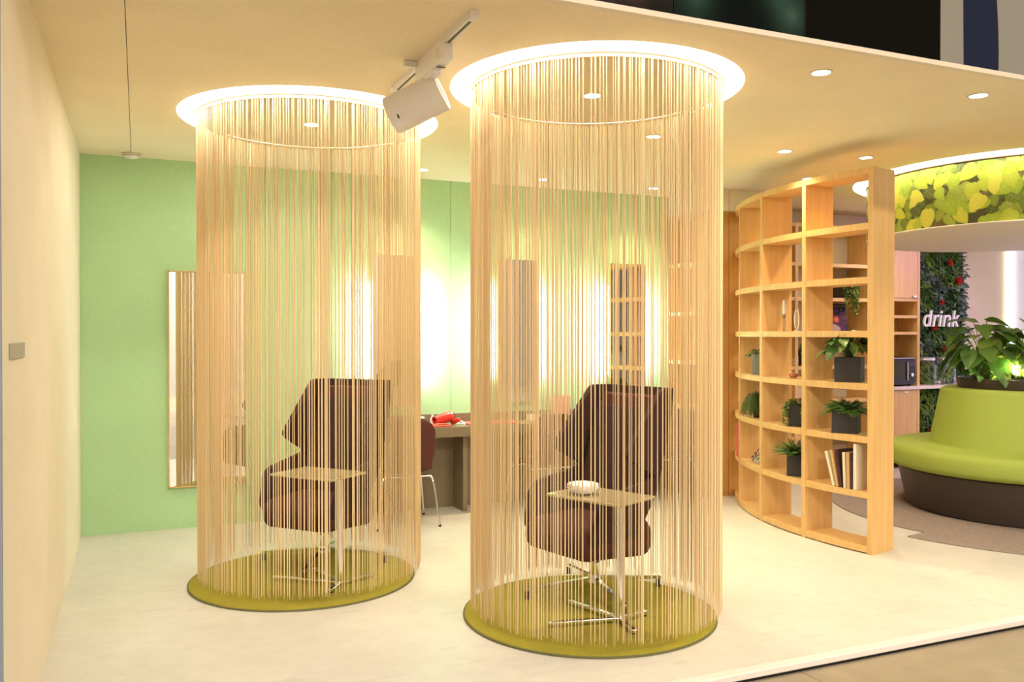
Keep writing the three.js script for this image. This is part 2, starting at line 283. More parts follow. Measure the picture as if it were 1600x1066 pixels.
{ // track and its spotlight
  const t = thing('track_rail', 'short white ceiling track rail carrying the spotlight', 'track rail', V(1.205, CEIL, 3.72));
  obj('rail', [bx(0.036, 0.03, 1.1, 0, -0.015, 0)], M.lampWhite, t); obj('slot', bx(0.012, 0.001, 1.04, 0, -0.0306, 0), std(lin(0.12, 0.1, 0.08), 0.6), t);
  obj('end_cap', rb(0.04, 0.034, 0.03, 0.004, 0, -0.017, 0.56), M.lampWhite, t); obj('end_cap', rb(0.04, 0.034, 0.03, 0.004, 0, -0.017, -0.56), M.lampWhite, t);
  obj('connector', rb(0.08, 0.03, 0.03, 0.004, -0.04, -0.016, -0.14), M.lampWhite, t);
  const s = thing('track_spotlight', 'large white cylindrical track spotlight between the two ceiling rings', 'spotlight', V(1.205, CEIL - 0.031, 3.66));
  obj('adapter', [rb(0.05, 0.07, 0.40, 0.006, 0, -0.035, 0), rb(0.044, 0.025, 0.22, 0.006, 0, -0.08, -0.06)], M.lampWhite, s);
  obj('adapter_clip', rb(0.056, 0.05, 0.03, 0.004, 0, -0.032, 0.13), M.chromeSoft, s);
  obj('vent_slots', Array.from({ length: 6 }, (_, i) => bx(0.004, 0.002, 0.02, -0.016 + i * 0.0065, -0.0765, 0.1)), std(lin(0.08, 0.08, 0.08), 0.6), s);
  obj('yoke', [rod([-0.005, -0.07, -0.15], [-0.03, -0.15, -0.15], 0.02)], M.lampWhite, s);
  const h = new THREE.Group(); h.name = 'lamp_head'; s.add(h);
  // head axis: from the back end to the open front, nearly level, towards the hall
  const B = new THREE.Vector3(1.066, 2.421, -3.864), F = new THREE.Vector3(1.270, 2.526, -3.733), o = s.position, d = F.clone().sub(B);
  const L = d.length(), R0 = 0.088;
  const place = (g) => { g.applyQuaternion(new THREE.Quaternion().setFromUnitVectors(new THREE.Vector3(0, 1, 0), d.clone().normalize())); g.translate(B.x - o.x, B.y - o.y, B.z - o.z); return g; };
  obj('housing', place(lathe([[0, 0], [R0 - 0.006, 0], [R0, 0.006], [R0, L * 0.5 - 0.001], [R0 - 0.0015, L * 0.5], [R0, L * 0.5 + 0.001], [R0, L - 0.002], [R0 - 0.004, L], [R0 - 0.008, L - 0.004], [R0 - 0.012, L - 0.04]], 48)), M.lampWhite, h);
  obj('reflector', place(lathe([[R0 - 0.012, L - 0.03], [0.05, L - 0.09], [0.022, L - 0.12], [0, L - 0.12]], 40)), std(lin(0.85, 0.75, 0.72), 0.25, { metalness: 0.8 }), h);
  const mark = new THREE.BoxGeometry(0.004, 0.022, 0.03); mark.translate(0, 0.05, 0);
  const side = new THREE.Vector3(-0.15, -0.35, 0.9).normalize(); 
  const mk = rb(0.02, 0.007, 0.004, 0.001); const ax = d.clone().normalize(), sd = side.clone().sub(ax.clone().multiplyScalar(side.dot(ax))).normalize(), up = ax.clone().cross(sd);
  mk.applyMatrix4(new THREE.Matrix4().makeBasis(up, ax, sd)); const pm = B.clone().add(ax.clone().multiplyScalar(0.045)).add(sd.multiplyScalar(R0 - 0.0005)).sub(o); mk.translate(pm.x, pm.y, pm.z);
  obj('switch_mark', mk, M.black, h);
}
{ // plate on the left wall
  const t = thing('wall_plate', 'small grey metal plate on the cream left wall', 'wall plate', V(XL, 1.365, 3.31));
  obj('plate', rb(0.006, 0.052, 0.36, 0.002, 0.0035, 0, 0), std(lin(0.42, 0.38, 0.30), 0.5), t);
  obj('screw', [rod([0.006, 0, 0.165], [0.008, 0, 0.165], 0.005)], M.chromeSoft, t); obj('screw', [rod([0.006, 0, -0.165], [0.008, 0, -0.165], 0.005)], M.chromeSoft, t);
}

// ---------------------------------------------------------------- mirrors
{
  const t = thing('tall_mirror', 'tall wood-edged mirror on the green wall behind the left curtain', 'mirror', V(0.464, 0.305, VB));
  obj('frame', [bx(0.54, 0.008, 0.045, 0, 0.004, 0.0225), bx(0.54, 0.008, 0.045, 0, 1.57, 0.0225), bx(0.008, 1.574, 0.045, -0.266, 0.787, 0.0225), bx(0.008, 1.574, 0.045, 0.266, 0.787, 0.0225)], M.wood, t);
  obj('mirror_glass', bx(0.523, 1.555, 0.006, 0, 0.787, 0.04), M.mirror, t); obj('backing', bx(0.523, 1.555, 0.03, 0, 0.787, 0.02), M.woodDeep, t);
}
const coolWhite = lin(0.78, 0.92, 1);
[[1.872, 'backlit mirror behind the right edge of the left string curtain'], [2.935, 'backlit mirror above the desk, left one behind the right string curtain'], [4.0, 'backlit mirror above the desk reflecting the bookcase, right one behind the right curtain']].forEach(([x, label]) => {
  const y0 = 0.85, y1 = 2.045, w = 0.35, t = thing('backlit_mirror', label, 'mirror', V(x, y0, VB), 0, 'backlit vanity mirrors');
  obj('mirror_glass', bx(w, y1 - y0, 0.006, 0, (y1 - y0) / 2, 0.102), M.mirror, t);
  obj('frame', [bx(w + 0.012, 0.012, 0.03, 0, 0.006, 0.088), bx(w + 0.012, 0.012, 0.03, 0, y1 - y0 - 0.006, 0.088), bx(0.008, y1 - y0, 0.026, -w / 2 - 0.002, (y1 - y0) / 2, 0.088), bx(0.008, y1 - y0, 0.026, w / 2 + 0.002, (y1 - y0) / 2, 0.088), bx(w, y1 - y0 - 0.02, 0.012, 0, (y1 - y0) / 2, 0.09)], M.wood, t);
  obj('mount', [bx(0.1, 0.5, 0.082, 0, 0.6, 0.042)], M.woodDeep, t);
  for (const s of [-1, 1]) {
    obj('lamp_strip', rb(0.012, 0.80, 0.03, 0.004, s * (w / 2 - 0.006), 0.60, 0.066), emis(coolWhite, 3), t);
    const p = V(x + s * (w / 2 + 0.003), y0 + 0.60, VB - 0.062); rectLight('mirror_strip_light', coolWhite, HALO, 0.024, 0.76, p, new THREE.Vector3(p.x + s * 0.1, p.y, p.z - 0.06));
  }
});

// ---------------------------------------------------------------- vanity desk and what lies on it
const DV = 6.40, DH = 0.69;
{
  const t = thing('vanity_desk', 'long taupe desk under the backlit mirrors along the green wall', 'desk', V(1.5, 0, VB - 0.004));
  const x0 = 0, x1 = 2.97;
  obj('desktop', rb(x1 - x0, 0.08, VB - DV, 0.003, (x0 + x1) / 2, DH - 0.04, (VB - DV) / 2), M.desk, t);
  obj('upstand', bx(x1 - x0, 0.075, 0.02, (x0 + x1) / 2, DH + 0.0375, 0.011), M.desk, t);
  obj('back_panel', bx(x1 - x0, DH - 0.08, 0.018, (x0 + x1) / 2, (DH - 0.08) / 2, 0.011), M.desk, t);
  for (const x of [0.02, 0.895, 1.93, 2.95]) obj('side_panel', bx(0.036, DH - 0.08, 0.24, x, (DH - 0.08) / 2, 0.14), M.desk, t);
}
{ // hair dryer
  const t = thing('hair_dryer', 'red hair dryer lying on the desk between the curtains', 'hair dryer', V(2.22, DH, 6.5), 0.35);
  const b = lathe([[0, 0], [0.030, 0.0], [0.042, 0.02], [0.044, 0.08], [0.036, 0.12], [0.027, 0.165], [0.03, 0.185], [0.024, 0.186], [0.024, 0.17]], 28); b.rotateZ(Math.PI / 2 + 0.12); b.translate(0.09, 0.075, 0); obj('barrel', b, M.red, t);
  const hd = rb(0.032, 0.13, 0.034, 0.014, 0, 0, 0, 3); hd.rotateX(1.2); hd.rotateZ(0.5); hd.translate(0.075, 0.037, 0.06); obj('handle', hd, M.red, t);
  const gr = cyl(0.029, 0.029, 0.004, 0, 0, 0, 24); gr.rotateZ(-Math.PI / 2 + 0.12); gr.translate(0.093, 0.076, 0); obj('intake_grille', gr, M.black, t);
  obj('cord', tube([[0.11, 0.02, 0.09], [0.15, 0.008, 0.08], [0.2, 0.008, 0.02], [0.22, 0.02, -0.05], [0.17, 0.012, -0.06], [0.15, 0.008, 0.0], [0.2, 0.01, 0.03]], 0.006, 40), M.white, t);
}
const mat = (name, x0, x1, v0, v1, label) => { const t = obj(name, rb(x1 - x0, 0.012, v1 - v0, 0.004, 0, 0.0065, 0), M.redMat); t.position.copy(V((x0 + x1) / 2, DH, (v0 + v1) / 2)); tag(t, label, 'mat'); };
mat('red_mat', 2.08, 2.26, 6.41, 6.62, 'flat bright red mat on the desk under the hair dryer');
mat('red_mat', 2.42, 2.86, 6.43, 6.66, 'flat red mat on the desk behind the right curtain');
{
  const t = thing('storage_jar', 'low cream jar on the desk beside the wine chair', 'jar', V(2.05, DH, 6.6)); obj('body', lathe([[0, 0], [0.04, 0], [0.042, 0.05], [0.04, 0.055], [0, 0.055]], 28), M.white, t); obj('lid', lathe([[0, 0.056], [0.043, 0.056], [0.043, 0.07], [0, 0.073]], 28), M.white, t);
  const b = thing('lotion_bottle', 'tiny white bottle on the desk behind the hair dryer', 'bottle', V(2.18, DH, 6.66)); obj('body', lathe([[0, 0], [0.018, 0], [0.018, 0.05], [0.008, 0.06], [0, 0.06]], 20), M.white, b); obj('cap', cyl(0.009, 0.009, 0.018, 0, 0.06, 0, 16), M.white, b);
  const c = thing('tumbler', 'peach frosted open tumbler on the desk behind the right curtain', 'tumbler', V(3.31, DH, 6.6));
  obj('wall', lathe([[0.0, 0.002], [0.078, 0.002], [0.086, 0.205], [0.083, 0.205], [0.075, 0.006], [0, 0.006]], 40), phys({ color: lin(0.86, 0.50, 0.36), roughness: 0.6, transmission: 0.35, thickness: 0 }), c);
  const d = thing('cream_jar', 'tiny white cosmetic jar on the desk beside the peach tumbler', 'jar', V(3.17, DH, 6.58)); obj('body', lathe([[0, 0], [0.028, 0], [0.03, 0.03], [0, 0.03]], 24), M.white, d); obj('lid', lathe([[0, 0.031], [0.031, 0.031], [0.031, 0.048], [0, 0.05]], 24), M.white, d);
  const e = thing('cosmetic_box', 'small white paper box on the desk left of the peach tumbler', 'box', V(3.06, DH, 6.62)); obj('carton', rb(0.1, 0.05, 0.06, 0.003, 0, 0.0255, 0), M.white, e); obj('flap', bx(0.098, 0.002, 0.058, 0, 0.0515, 0), M.white, e);
}

// ---------------------------------------------------------------- shell chairs at the desk
function shellChair(x, v, turn, label) {
  const t = thing('shell_chair', label, 'chair', V(x, 0, v), turn, 'shell chairs at the vanity desk');
  // local +z faces the desk's sitter direction (towards the desk)
  const rows = 22, cols = 12, pos = [], idx = [];
  const prof = (f) => f < 0.45 ? [0.20 - f / 0.45 * 0.36, 0.40 - 0.012 * Math.sin(f / 0.45 * Math.PI)] : f < 0.62 ? (() => { const q = (f - 0.45) / 0.17 * Math.PI / 2; return [-0.16 - 0.07 * Math.sin(q), 0.47 - 0.07 * Math.cos(q)]; })() : [-0.23 - (f - 0.62) / 0.38 * 0.05, 0.47 + (f - 0.62) / 0.38 * 0.33];
  const half = (f) => { const b = f < 0.45 ? 0.205 : 0.195; if (f < 0.12) return b * Math.sqrt(1 - Math.pow(1 - f / 0.12, 2) * 0.35); if (f > 0.86) return b * Math.sqrt(Math.max(0.02, 1 - Math.pow((f - 0.86) / 0.14, 2.4) * 0.75)); if (f > 0.45 && f < 0.7) return b - 0.02 * Math.sin((f - 0.45) / 0.25 * Math.PI); return b; };
  for (let s = 0; s < 2; s++) for (let i = 0; i <= rows; i++) for (let j = 0; j <= cols; j++) {
    const f = i / rows, [z, y] = prof(f), k = j / cols * 2 - 1, cup = 0.03 * k * k, w = half(f);
    const n = f < 0.45 ? [0, 1] : f > 0.62 ? [1, 0.1] : [Math.sin((f - 0.45) / 0.17 * 1.57), Math.cos((f - 0.45) / 0.17 * 1.57)], off = (s ? -0.011 : 0) + cup;
    pos.push(k * w, y + n[1] * off, z + n[0] * off);
  }
  const S = (rows + 1) * (cols + 1), at = (s, i, j) => s * S + i * (cols + 1) + j;
  for (let i = 0; i < rows; i++) for (let j = 0; j < cols; j++) { idx.push(at(0, i, j), at(0, i, j + 1), at(0, i + 1, j), at(0, i, j + 1), at(0, i + 1, j + 1), at(0, i + 1, j)); idx.push(at(1, i, j), at(1, i + 1, j), at(1, i, j + 1), at(1, i, j + 1), at(1, i + 1, j), at(1, i + 1, j + 1)); }
  const rim = []; for (let j = 0; j < cols; j++) rim.push([0, j, 0, j + 1]); for (let i = 0; i < rows; i++) rim.push([i, cols, i + 1, cols]); for (let j = cols; j > 0; j--) rim.push([rows, j, rows, j - 1]); for (let i = rows; i > 0; i--) rim.push([i, 0, i - 1, 0]);
  for (const [a, b, c, d] of rim) idx.push(at(0, a, b), at(1, a, b), at(0, c, d), at(0, c, d), at(1, a, b), at(1, c, d));
  const g = new THREE.BufferGeometry(); g.setAttribute('position', new THREE.Float32BufferAttribute(pos, 3)); g.setIndex(idx); g.computeVertexNormals();
  const ng = toCreasedNormals(g, 0.7); uvBox(ng); obj('shell', ng, M.wine, t);
  for (const s of [-1, 1]) {
    obj('leg', tube([[s * 0.23, 0.006, -0.235], [s * 0.19, 0.33, -0.19], [s * 0.175, 0.365, -0.17], [s * 0.13, 0.372, -0.13]], 0.009, 24), M.chrome, t);
    obj('leg', tube([[s * 0.22, 0.006, 0.22], [s * 0.18, 0.33, 0.16], [s * 0.165, 0.365, 0.14], [s * 0.12, 0.372, 0.1]], 0.009, 24), M.chrome, t);
    for (const z of [-0.235, 0.22]) obj('glide', cyl(0.011, 0.011, 0.014, s * (z < 0 ? 0.23 : 0.22), 0, z, 12), M.black, t);
  }
  obj('seat_rail', [rod([-0.175, 0.37, -0.17], [0.175, 0.37, -0.17], 0.008), rod([-0.165, 0.37, 0.13], [0.165, 0.37, 0.13], 0.008), rod([0, 0.37, -0.17], [0, 0.37, 0.13], 0.012)], M.chrome, t);
}
const faceDesk = Math.PI;
shellChair(1.82, 6.29, faceDesk - 0.06, 'wine red shell chair at the desk by the left curtain edge');
shellChair(2.95, 6.26, faceDesk + 0.05, 'wine red shell chair at the desk, left of the right lounge chair');
shellChair(4.12, 6.27, faceDesk - 0.1, 'shell chair at the desk\'s right end behind the right lounge chair');

// ---------------------------------------------------------------- lounge chairs
function roundPoly(pts, r, n = 5) {
  const out = [];
  pts.forEach((p, i) => {
    if (!i || i === pts.length - 1) { out.push(p); return; }
    const a = pts[i - 1], b = pts[i + 1], la = Math.hypot(a[0] - p[0], a[1] - p[1]), lb = Math.hypot(b[0] - p[0], b[1] - p[1]), d = Math.min(p[2] ?? r, la * 0.45, lb * 0.45);
    const s = [p[0] + (a[0] - p[0]) / la * d, p[1] + (a[1] - p[1]) / la * d], e = [p[0] + (b[0] - p[0]) / lb * d, p[1] + (b[1] - p[1]) / lb * d];
    for (let k = 0; k <= n; k++) { const t = k / n; out.push([(1 - t) ** 2 * s[0] + 2 * t * (1 - t) * p[0] + t * t * e[0], (1 - t) ** 2 * s[1] + 2 * t * (1 - t) * p[1] + t * t * e[1]]); }
  });
  return out;
}
const lerpTab = (tab, h) => { for (let i = 0; i < tab.length - 1; i++) if (h <= tab[i][0] && h >= tab[i + 1][0]) { const t = (tab[i][0] - h) / (tab[i][0] - tab[i + 1][0]); return tab[i][1] + (tab[i + 1][1] - tab[i][1]) * t; } return h > tab[0][0] ? tab[0][1] : tab[tab.length - 1][1]; };
const loungeShell = (() => {
  let prof = roundPoly([[-0.27, 1.112], [-0.225, 1.108, 0.03], [0.065, 0.775, 0.06], [-0.17, 0.648, 0.04], [0.215, 0.582, 0.07], [0.285, 0.36, 0.08], [0.21, 0.262, 0.06], [0.06, 0.236]], 0.05);
  const back = [[1.112, -0.365], [0.97, -0.345], [0.54, -0.205], [0.24, -0.045]], wid = [[1.112, 0.285], [0.6, 0.305], [0.36, 0.275], [0.24, 0.205]];
  const dense = []; for (let i = 0; i < prof.length - 1; i++) { const k = Math.max(1, Math.ceil(Math.hypot(prof[i + 1][0] - prof[i][0], prof[i + 1][1] - prof[i][1]) / 0.03)); for (let j = 0; j < k; j++) dense.push([prof[i][0] + (prof[i + 1][0] - prof[i][0]) * j / k, prof[i][1] + (prof[i + 1][1] - prof[i][1]) * j / k]); } dense.push(prof[prof.length - 1]);
  const T = 0.036, na = 6, path = (h, zf, off) => {
    const w = lerpTab(wid, h) - off, zb = lerpTab(back, h) + off, rc = Math.max(0.012, 0.075 - off), pts = [], ns = 5, z1 = Math.min(zf, Infinity), z0 = Math.min(zb + rc, zf - 0.005);
    for (let i = 0; i < ns; i++) pts.push([w, z1 + (z0 - z1) * i / ns]);
    for (let i = 0; i <= na; i++) { const a = i / na * Math.PI / 2; pts.push([w - rc + rc * Math.cos(a), z0 - (z0 - zb) * Math.sin(a)]); }
    const half = pts.length; for (let i = 1; i < 4; i++) pts.push([(w - rc) * (1 - i / 2), zb]);
    for (let i = half - 1; i >= 0; i--) pts.push([-pts[i][0], pts[i][1]]);
    return pts;
  };
  const pos = [], idx = []; let n = 0;
  dense.forEach(([zf, h], r) => {
    const o = path(h, zf, 0), i = path(h, zf, T), e = 0.006; n = 0;
    // rounded lip: pull the first ring a little back on both faces
    const loop = [...o.map((p, k) => (k === 0 || k === o.length - 1) ? [p[0], p[1] - e] : p), ...i.reverse().map((p, k, A) => (k === 0 || k === A.length - 1) ? [p[0], p[1] - e] : p)];
    // two lip points
    const mid1 = [-(lerpTab(wid, h) - T / 2), zf + 0.004], mid2 = [lerpTab(wid, h) - T / 2, zf + 0.004];
    loop.splice(o.length, 0, mid1); loop.push(mid2);
    n = loop.length; for (const [x, z] of loop) pos.push(x, h, z);
  });
  for (let r = 0; r < dense.length - 1; r++) for (let k = 0; k < n; k++) { const a = r * n + k, b = r * n + (k + 1) % n; idx.push(a, b, a + n, b, b + n, a + n); }
  // caps: strip between outer and inner
  for (const r of [0, dense.length - 1]) { const m = Math.floor((n - 2) / 2); for (let k = 0; k < m - 1; k++) { const a = r * n + k, b = a + 1, c = r * n + (2 * m - k), d = c - 1; idx.push(a, c, b, b, c, d); } }
  const g = new THREE.BufferGeometry(); g.setAttribute('position', new THREE.Float32BufferAttribute(pos, 3)); g.setIndex(idx); g.computeVertexNormals();
  return uvBox(toCreasedNormals(g, 0.9));
})();
function loungeChair(x, v, deg, baseDeg, label) {
  const a = deg * Math.PI / 180, fx = -Math.sin(a) * Math.cos(THETA) - Math.cos(a) * Math.sin(THETA), fv = Math.sin(a) * Math.sin(THETA) - Math.cos(a) * Math.cos(THETA), turn = Math.atan2(fx, -fv);
  const t = thing('lounge_chair', label, 'lounge chair', V(x, 0.0135, v), turn, 'winged lounge chairs inside the string curtains');
  obj('shell', loungeShell, M.chairCloth, t);
  // seat cushion: swollen slab with a rounded front
  const s = new RoundedBoxGeometry(0.525, 0.165, 0.50, 6, 0.07), p = s.attributes.position;
  for (let i = 0; i < p.count; i++) { const z = p.getZ(i), xx = p.getX(i), y = p.getY(i); p.setY(i, y + (y > 0 ? 0.02 * (1 - (xx / 0.27) ** 2) : -0.04 * Math.max(0, -z / 0.25) - 0.012 * (1 - (xx / 0.27) ** 2)) - (z > 0.12 && y > 0 ? (z - 0.12) * 0.15 : 0)); p.setZ(i, z + (z > 0.1 ? 0.035 * (1 - (xx / 0.27) ** 2) : 0)); }
  s.computeVertexNormals(); s.translate(0, 0.335, 0.045); obj('seat_cushion', uvBox(s), M.seatCloth, t);
  const b = new RoundedBoxGeometry(0.5, 0.66, 0.085, 4, 0.035), q = b.attributes.position;
  for (let i = 0; i < q.count; i++) if (q.getZ(i) > 0) q.setZ(i, q.getZ(i) + 0.02 * (1 - (q.getX(i) / 0.25) ** 2));
  b.computeVertexNormals(); b.rotateX(-0.30); b.translate(0, 0.70, -0.195); obj('back_cushion', uvBox(b), M.chairCloth, t);
  const hd = rb(0.40, 0.20, 0.05, 0.022, 0, 0, 0, 4); hd.rotateX(-0.2); hd.translate(0, 0.975, -0.262); obj('headrest', hd, M.seatCloth, t);
  obj('seat_pan', lathe([[0, 0.225], [0.07, 0.226], [0.17, 0.245], [0.2, 0.27], [0, 0.27]], 36), M.chairCloth, t);
  obj('column', [cyl(0.018, 0.018, 0.12, 0, 0.12, 0, 20), cyl(0.028, 0.028, 0.075, 0, 0.09, 0, 24), cyl(0.034, 0.034, 0.008, 0, 0.162, 0, 24)], M.chrome, t);
  const rot = baseDeg * Math.PI / 180 - turn;
  obj('hub', [cyl(0.04, 0.032, 0.04, 0, 0.062, 0, 24)], M.chrome, t);
  for (let k = 0; k < 4; k++) {
    const q2 = rot + k * Math.PI / 2, g = new THREE.BoxGeometry(0.40, 0.016, 0.026, 8, 1, 1), pp = g.attributes.position;
    for (let i = 0; i < pp.count; i++) { const f = (pp.getX(i) + 0.2) / 0.4; pp.setXYZ(i, 0.02 + f * 0.38, pp.getY(i) * (1.3 - 0.5 * f) + 0.078 - 0.028 * f, pp.getZ(i) * (1.15 - 0.35 * f)); }
    g.computeVertexNormals(); g.rotateY(q2); const leg = obj('leg', uvBox(g), M.chrome, t);
    const ft = cyl(0.012, 0.011, 0.045, 0.385, 0, 0, 14); ft.rotateY(q2); obj('foot', ft, M.black, leg);
  }
}
loungeChair(1.05, 5.35, 25, -28, 'dark brown winged lounge chair inside the left string curtain');
loungeChair(2.27, 4.12, 52, -6, 'dark brown winged lounge chair inside the right string curtain');

function sideTable(cx, cv, ang, px, pv, prongs, label) {
  const t = thing('side_table', label, 'side table', V(px, 0.0135, pv), 0, 'side tables inside the string curtains');
  const top = rb(0.30, 0.014, 0.43, 0.004); top.rotateY(ang); top.translate(cx - px, 0.632, -(cv - pv)); obj('table_top', top, M.tableTop, t);
  obj('bracket', bx(0.09, 0.018, 0.05, 0, 0.616, 0), M.black, t);
  obj('post', cyl(0.019, 0.019, 0.583, 0, 0.025, 0, 28), M.chrome, t);
  for (const [qx, qv] of prongs) {
    const dx = qx - px, dz = -(qv - pv), L = Math.hypot(dx, dz), g = rb(L, 0.018, 0.026, 0.005, L / 2, 0.016, 0); g.rotateY(Math.atan2(-dz, dx)); const leg = obj('foot_bar', g, M.chrome, t);
    const pad = cyl(0.01, 0.01, 0.008, L - 0.02, 0, 0, 12); pad.rotateY(Math.atan2(-dz, dx)); obj('foot_pad', pad, M.black, leg);
  }
}
sideTable(0.913, 4.81, 0.686, 1.03, 4.80, [[0.70, 5.06], [0.945, 4.67], [1.25, 4.9], [0.95, 5.14]], 'small taupe side table in front of the left lounge chair');
sideTable(2.025, 3.615, 0.42, 2.155, 3.65, [[1.80, 3.72], [2.05, 3.99], [2.33, 3.68], [2.125, 3.46]], 'small taupe side table in front of the right lounge chair');
{
  const t = thing('lotus_bowl', 'small white lobed bowl on the right side table', 'bowl', V(1.955, 0.6535, 3.66)), body = lathe([[0, 0.004], [0.035, 0.002], [0.05, 0.008], [0.072, 0.03], [0.07, 0.05], [0.062, 0.052], [0.05, 0.03], [0, 0.02]], 64), p = body.attributes.position;
  for (let i = 0; i < p.count; i++) { const a = Math.atan2(p.getZ(i), p.getX(i)), r = Math.hypot(p.getX(i), p.getZ(i)), k = 1 + 0.09 * Math.abs(Math.sin(a * 5)) * Math.min(1, r / 0.05); p.setX(i, p.getX(i) * k); p.setZ(i, p.getZ(i) * k); }
  body.computeVertexNormals(); obj('bowl', body, M.white, t); obj('foot', lathe([[0, 0], [0.03, 0], [0.034, 0.006], [0, 0.006]], 24), M.white, t);
}

// ---------------------------------------------------------------- curved bookcase
const BC = [6.65, 4.65], BR0 = 2.388, BR1 = 2.152, RAD = Math.PI / 180;
const bAng = (k) => (-11.7 + 13.3 * k) * RAD;                                   // 0 nearest upright ... 4 at the wall
const bPoint = (phi, r) => [BC[0] - r * Math.cos(phi), BC[1] + r * Math.sin(phi)];
const SHELF = [0.05, 0.40, 0.757, 1.10, 1.442, 1.79, 2.138, 2.497];            // tops of the shelves
{
  const t = thing('curved_bookcase', 'open curved light wood bookcase dividing the booth from the lounge', 'bookcase', V(BC[0], 0, BC[1]));
  for (let k = 0; k < 5; k++) { const g = bx(BR0 - BR1 + 0.006, 2.495, 0.036, 0, 1.2475, 0); g.translate(-(BR0 + BR1) / 2, 0, 0); g.rotateY(-bAng(k)); obj('upright', g, M.wood, t); }
  for (let k = 0; k < 4; k++) for (const h of SHELF) {
    const e = 0.018 / 2.27, a0 = Math.PI - bAng(k) - e, a1 = Math.PI - bAng(k + 1) + e, s = new THREE.Shape();
    s.absarc(0, 0, BR0, a0, a1, true); s.absarc(0, 0, BR1, a1, a0, false); s.closePath();
    obj('shelf', plan(s, 0.042, h - 0.042, 0, 20), M.wood, t);
  }
}
{ // wood-lined wall block at the end of the green wall, niche shelves facing the desk
  const t = thing('wall_bookcase', 'tall wood wall bookcase at the right end of the desk wall', 'bookcase', V(4.49, 0, 6.48));
  const b = (x0, x1, y0, y1, v0, v1, s) => { const g = rbox(x0, x1, y0, y1, v0, v1, s); g.translate(-4.49, 0, 6.48); return g; };
  obj('back_panel', b(4.74, 4.76, 0, 2.5, 6.24, VB - 0.005), M.woodDeep, t);
  obj('upright', b(4.485, 4.74, 0, 2.5, 6.222, 6.245), M.woodDeep, t); obj('upright', b(4.485, 4.74, 0, 2.5, 6.715, VB - 0.005), M.woodDeep, t);
  for (const h of [0.06, 0.42, 0.78, 1.18, 1.62, 2.06, 2.5]) obj('shelf', b(4.485, 4.74, h - 0.03, h, 6.245, 6.715, true), M.wood, t);
}
{ const p = obj('wood_panel', rbox(4.49, 4.757, 0, 2.5, 6.198, 6.22), M.woodDeep); p.name = 'wall_panelling'; p.userData.kind = 'structure';
  obj('panel', rbox(4.76, 5.1, 0, 2.5, 6.192, 6.22), M.woodDeep, p);
  obj('soffit', rbox(4.485, 4.757, 2.502, CEIL, 6.198, VB - 0.003), M.wallLeft, p); obj('soffit', rbox(4.76, 5.1, 2.502, CEIL, 6.192, VB - 0.003), M.wallLeft, p); }

// ---------------------------------------------------------------- foliage kit
const leafMats = [lin(0.055, 0.13, 0.022), lin(0.085, 0.19, 0.03), lin(0.13, 0.24, 0.04), lin(0.20, 0.30, 0.05)].map((c) => phys({ color: c, roughness: 0.42, transmission: 0.25, thickness: 0, side: THREE.DoubleSide }));
const limeLeaf = phys({ color: lin(0.34, 0.44, 0.07), roughness: 0.4, transmission: 0.3, thickness: 0, side: THREE.DoubleSide });
const stemMat = std(lin(0.10, 0.15, 0.04), 0.7);
function leafGeo(len, wid, droop = 0.3, fold = 0.25, nu = 7, nv = 2) {
  const pos = [], idx = [];
  for (let i = 0; i <= nu; i++) for (let j = -nv; j <= nv; j++) {
    const u = i / nu, w = wid * 0.5 * Math.pow(Math.sin(Math.PI * Math.pow(Math.min(1, u * 0.985 + 0.015), 0.62)), 0.8) * (u > 0.99 ? 0.03 : 1), k = j / nv, back = u < 0.15 ? -Math.abs(k) * 0.12 * len * (0.15 - u) / 0.15 : 0;
    pos.push(k * w, -droop * len * u * u + Math.abs(k) * w * fold, u * len + back);
  }
  const c = 2 * nv + 1; for (let i = 0; i < nu; i++) for (let j = 0; j < c - 1; j++) { const a = i * c + j; idx.push(a, a + c, a + 1, a + 1, a + c, a + c + 1); }
  const g = new THREE.BufferGeometry(); g.setAttribute('position', new THREE.Float32BufferAttribute(pos, 3)); g.setIndex(idx); g.computeVertexNormals(); return g;
}
function placed(g, p, yaw, pitch, roll = 0, s = 1) { const m = new THREE.Matrix4().compose(new THREE.Vector3(...p), new THREE.Quaternion().setFromEuler(new THREE.Euler(-pitch, yaw, roll, 'YXZ')), new THREE.Vector3(s, s, s)); return g.clone().applyMatrix4(m); }
function squarePot(t, w, h, m, y = 0) {
  obj('pot', [bx(w, h, 0.006, 0, y + h / 2, w / 2 - 0.003), bx(w, h, 0.006, 0, y + h / 2, -w / 2 + 0.003), bx(0.006, h, w - 0.012, w / 2 - 0.003, y + h / 2, 0), bx(0.006, h, w - 0.012, -w / 2 + 0.003, y + h / 2, 0), bx(w - 0.012, 0.006, w - 0.012, 0, y + 0.003, 0)], m, t);
  obj('soil', bx(w - 0.012, 0.01, w - 0.012, 0, y + h - 0.015, 0), M.soil, t);
}
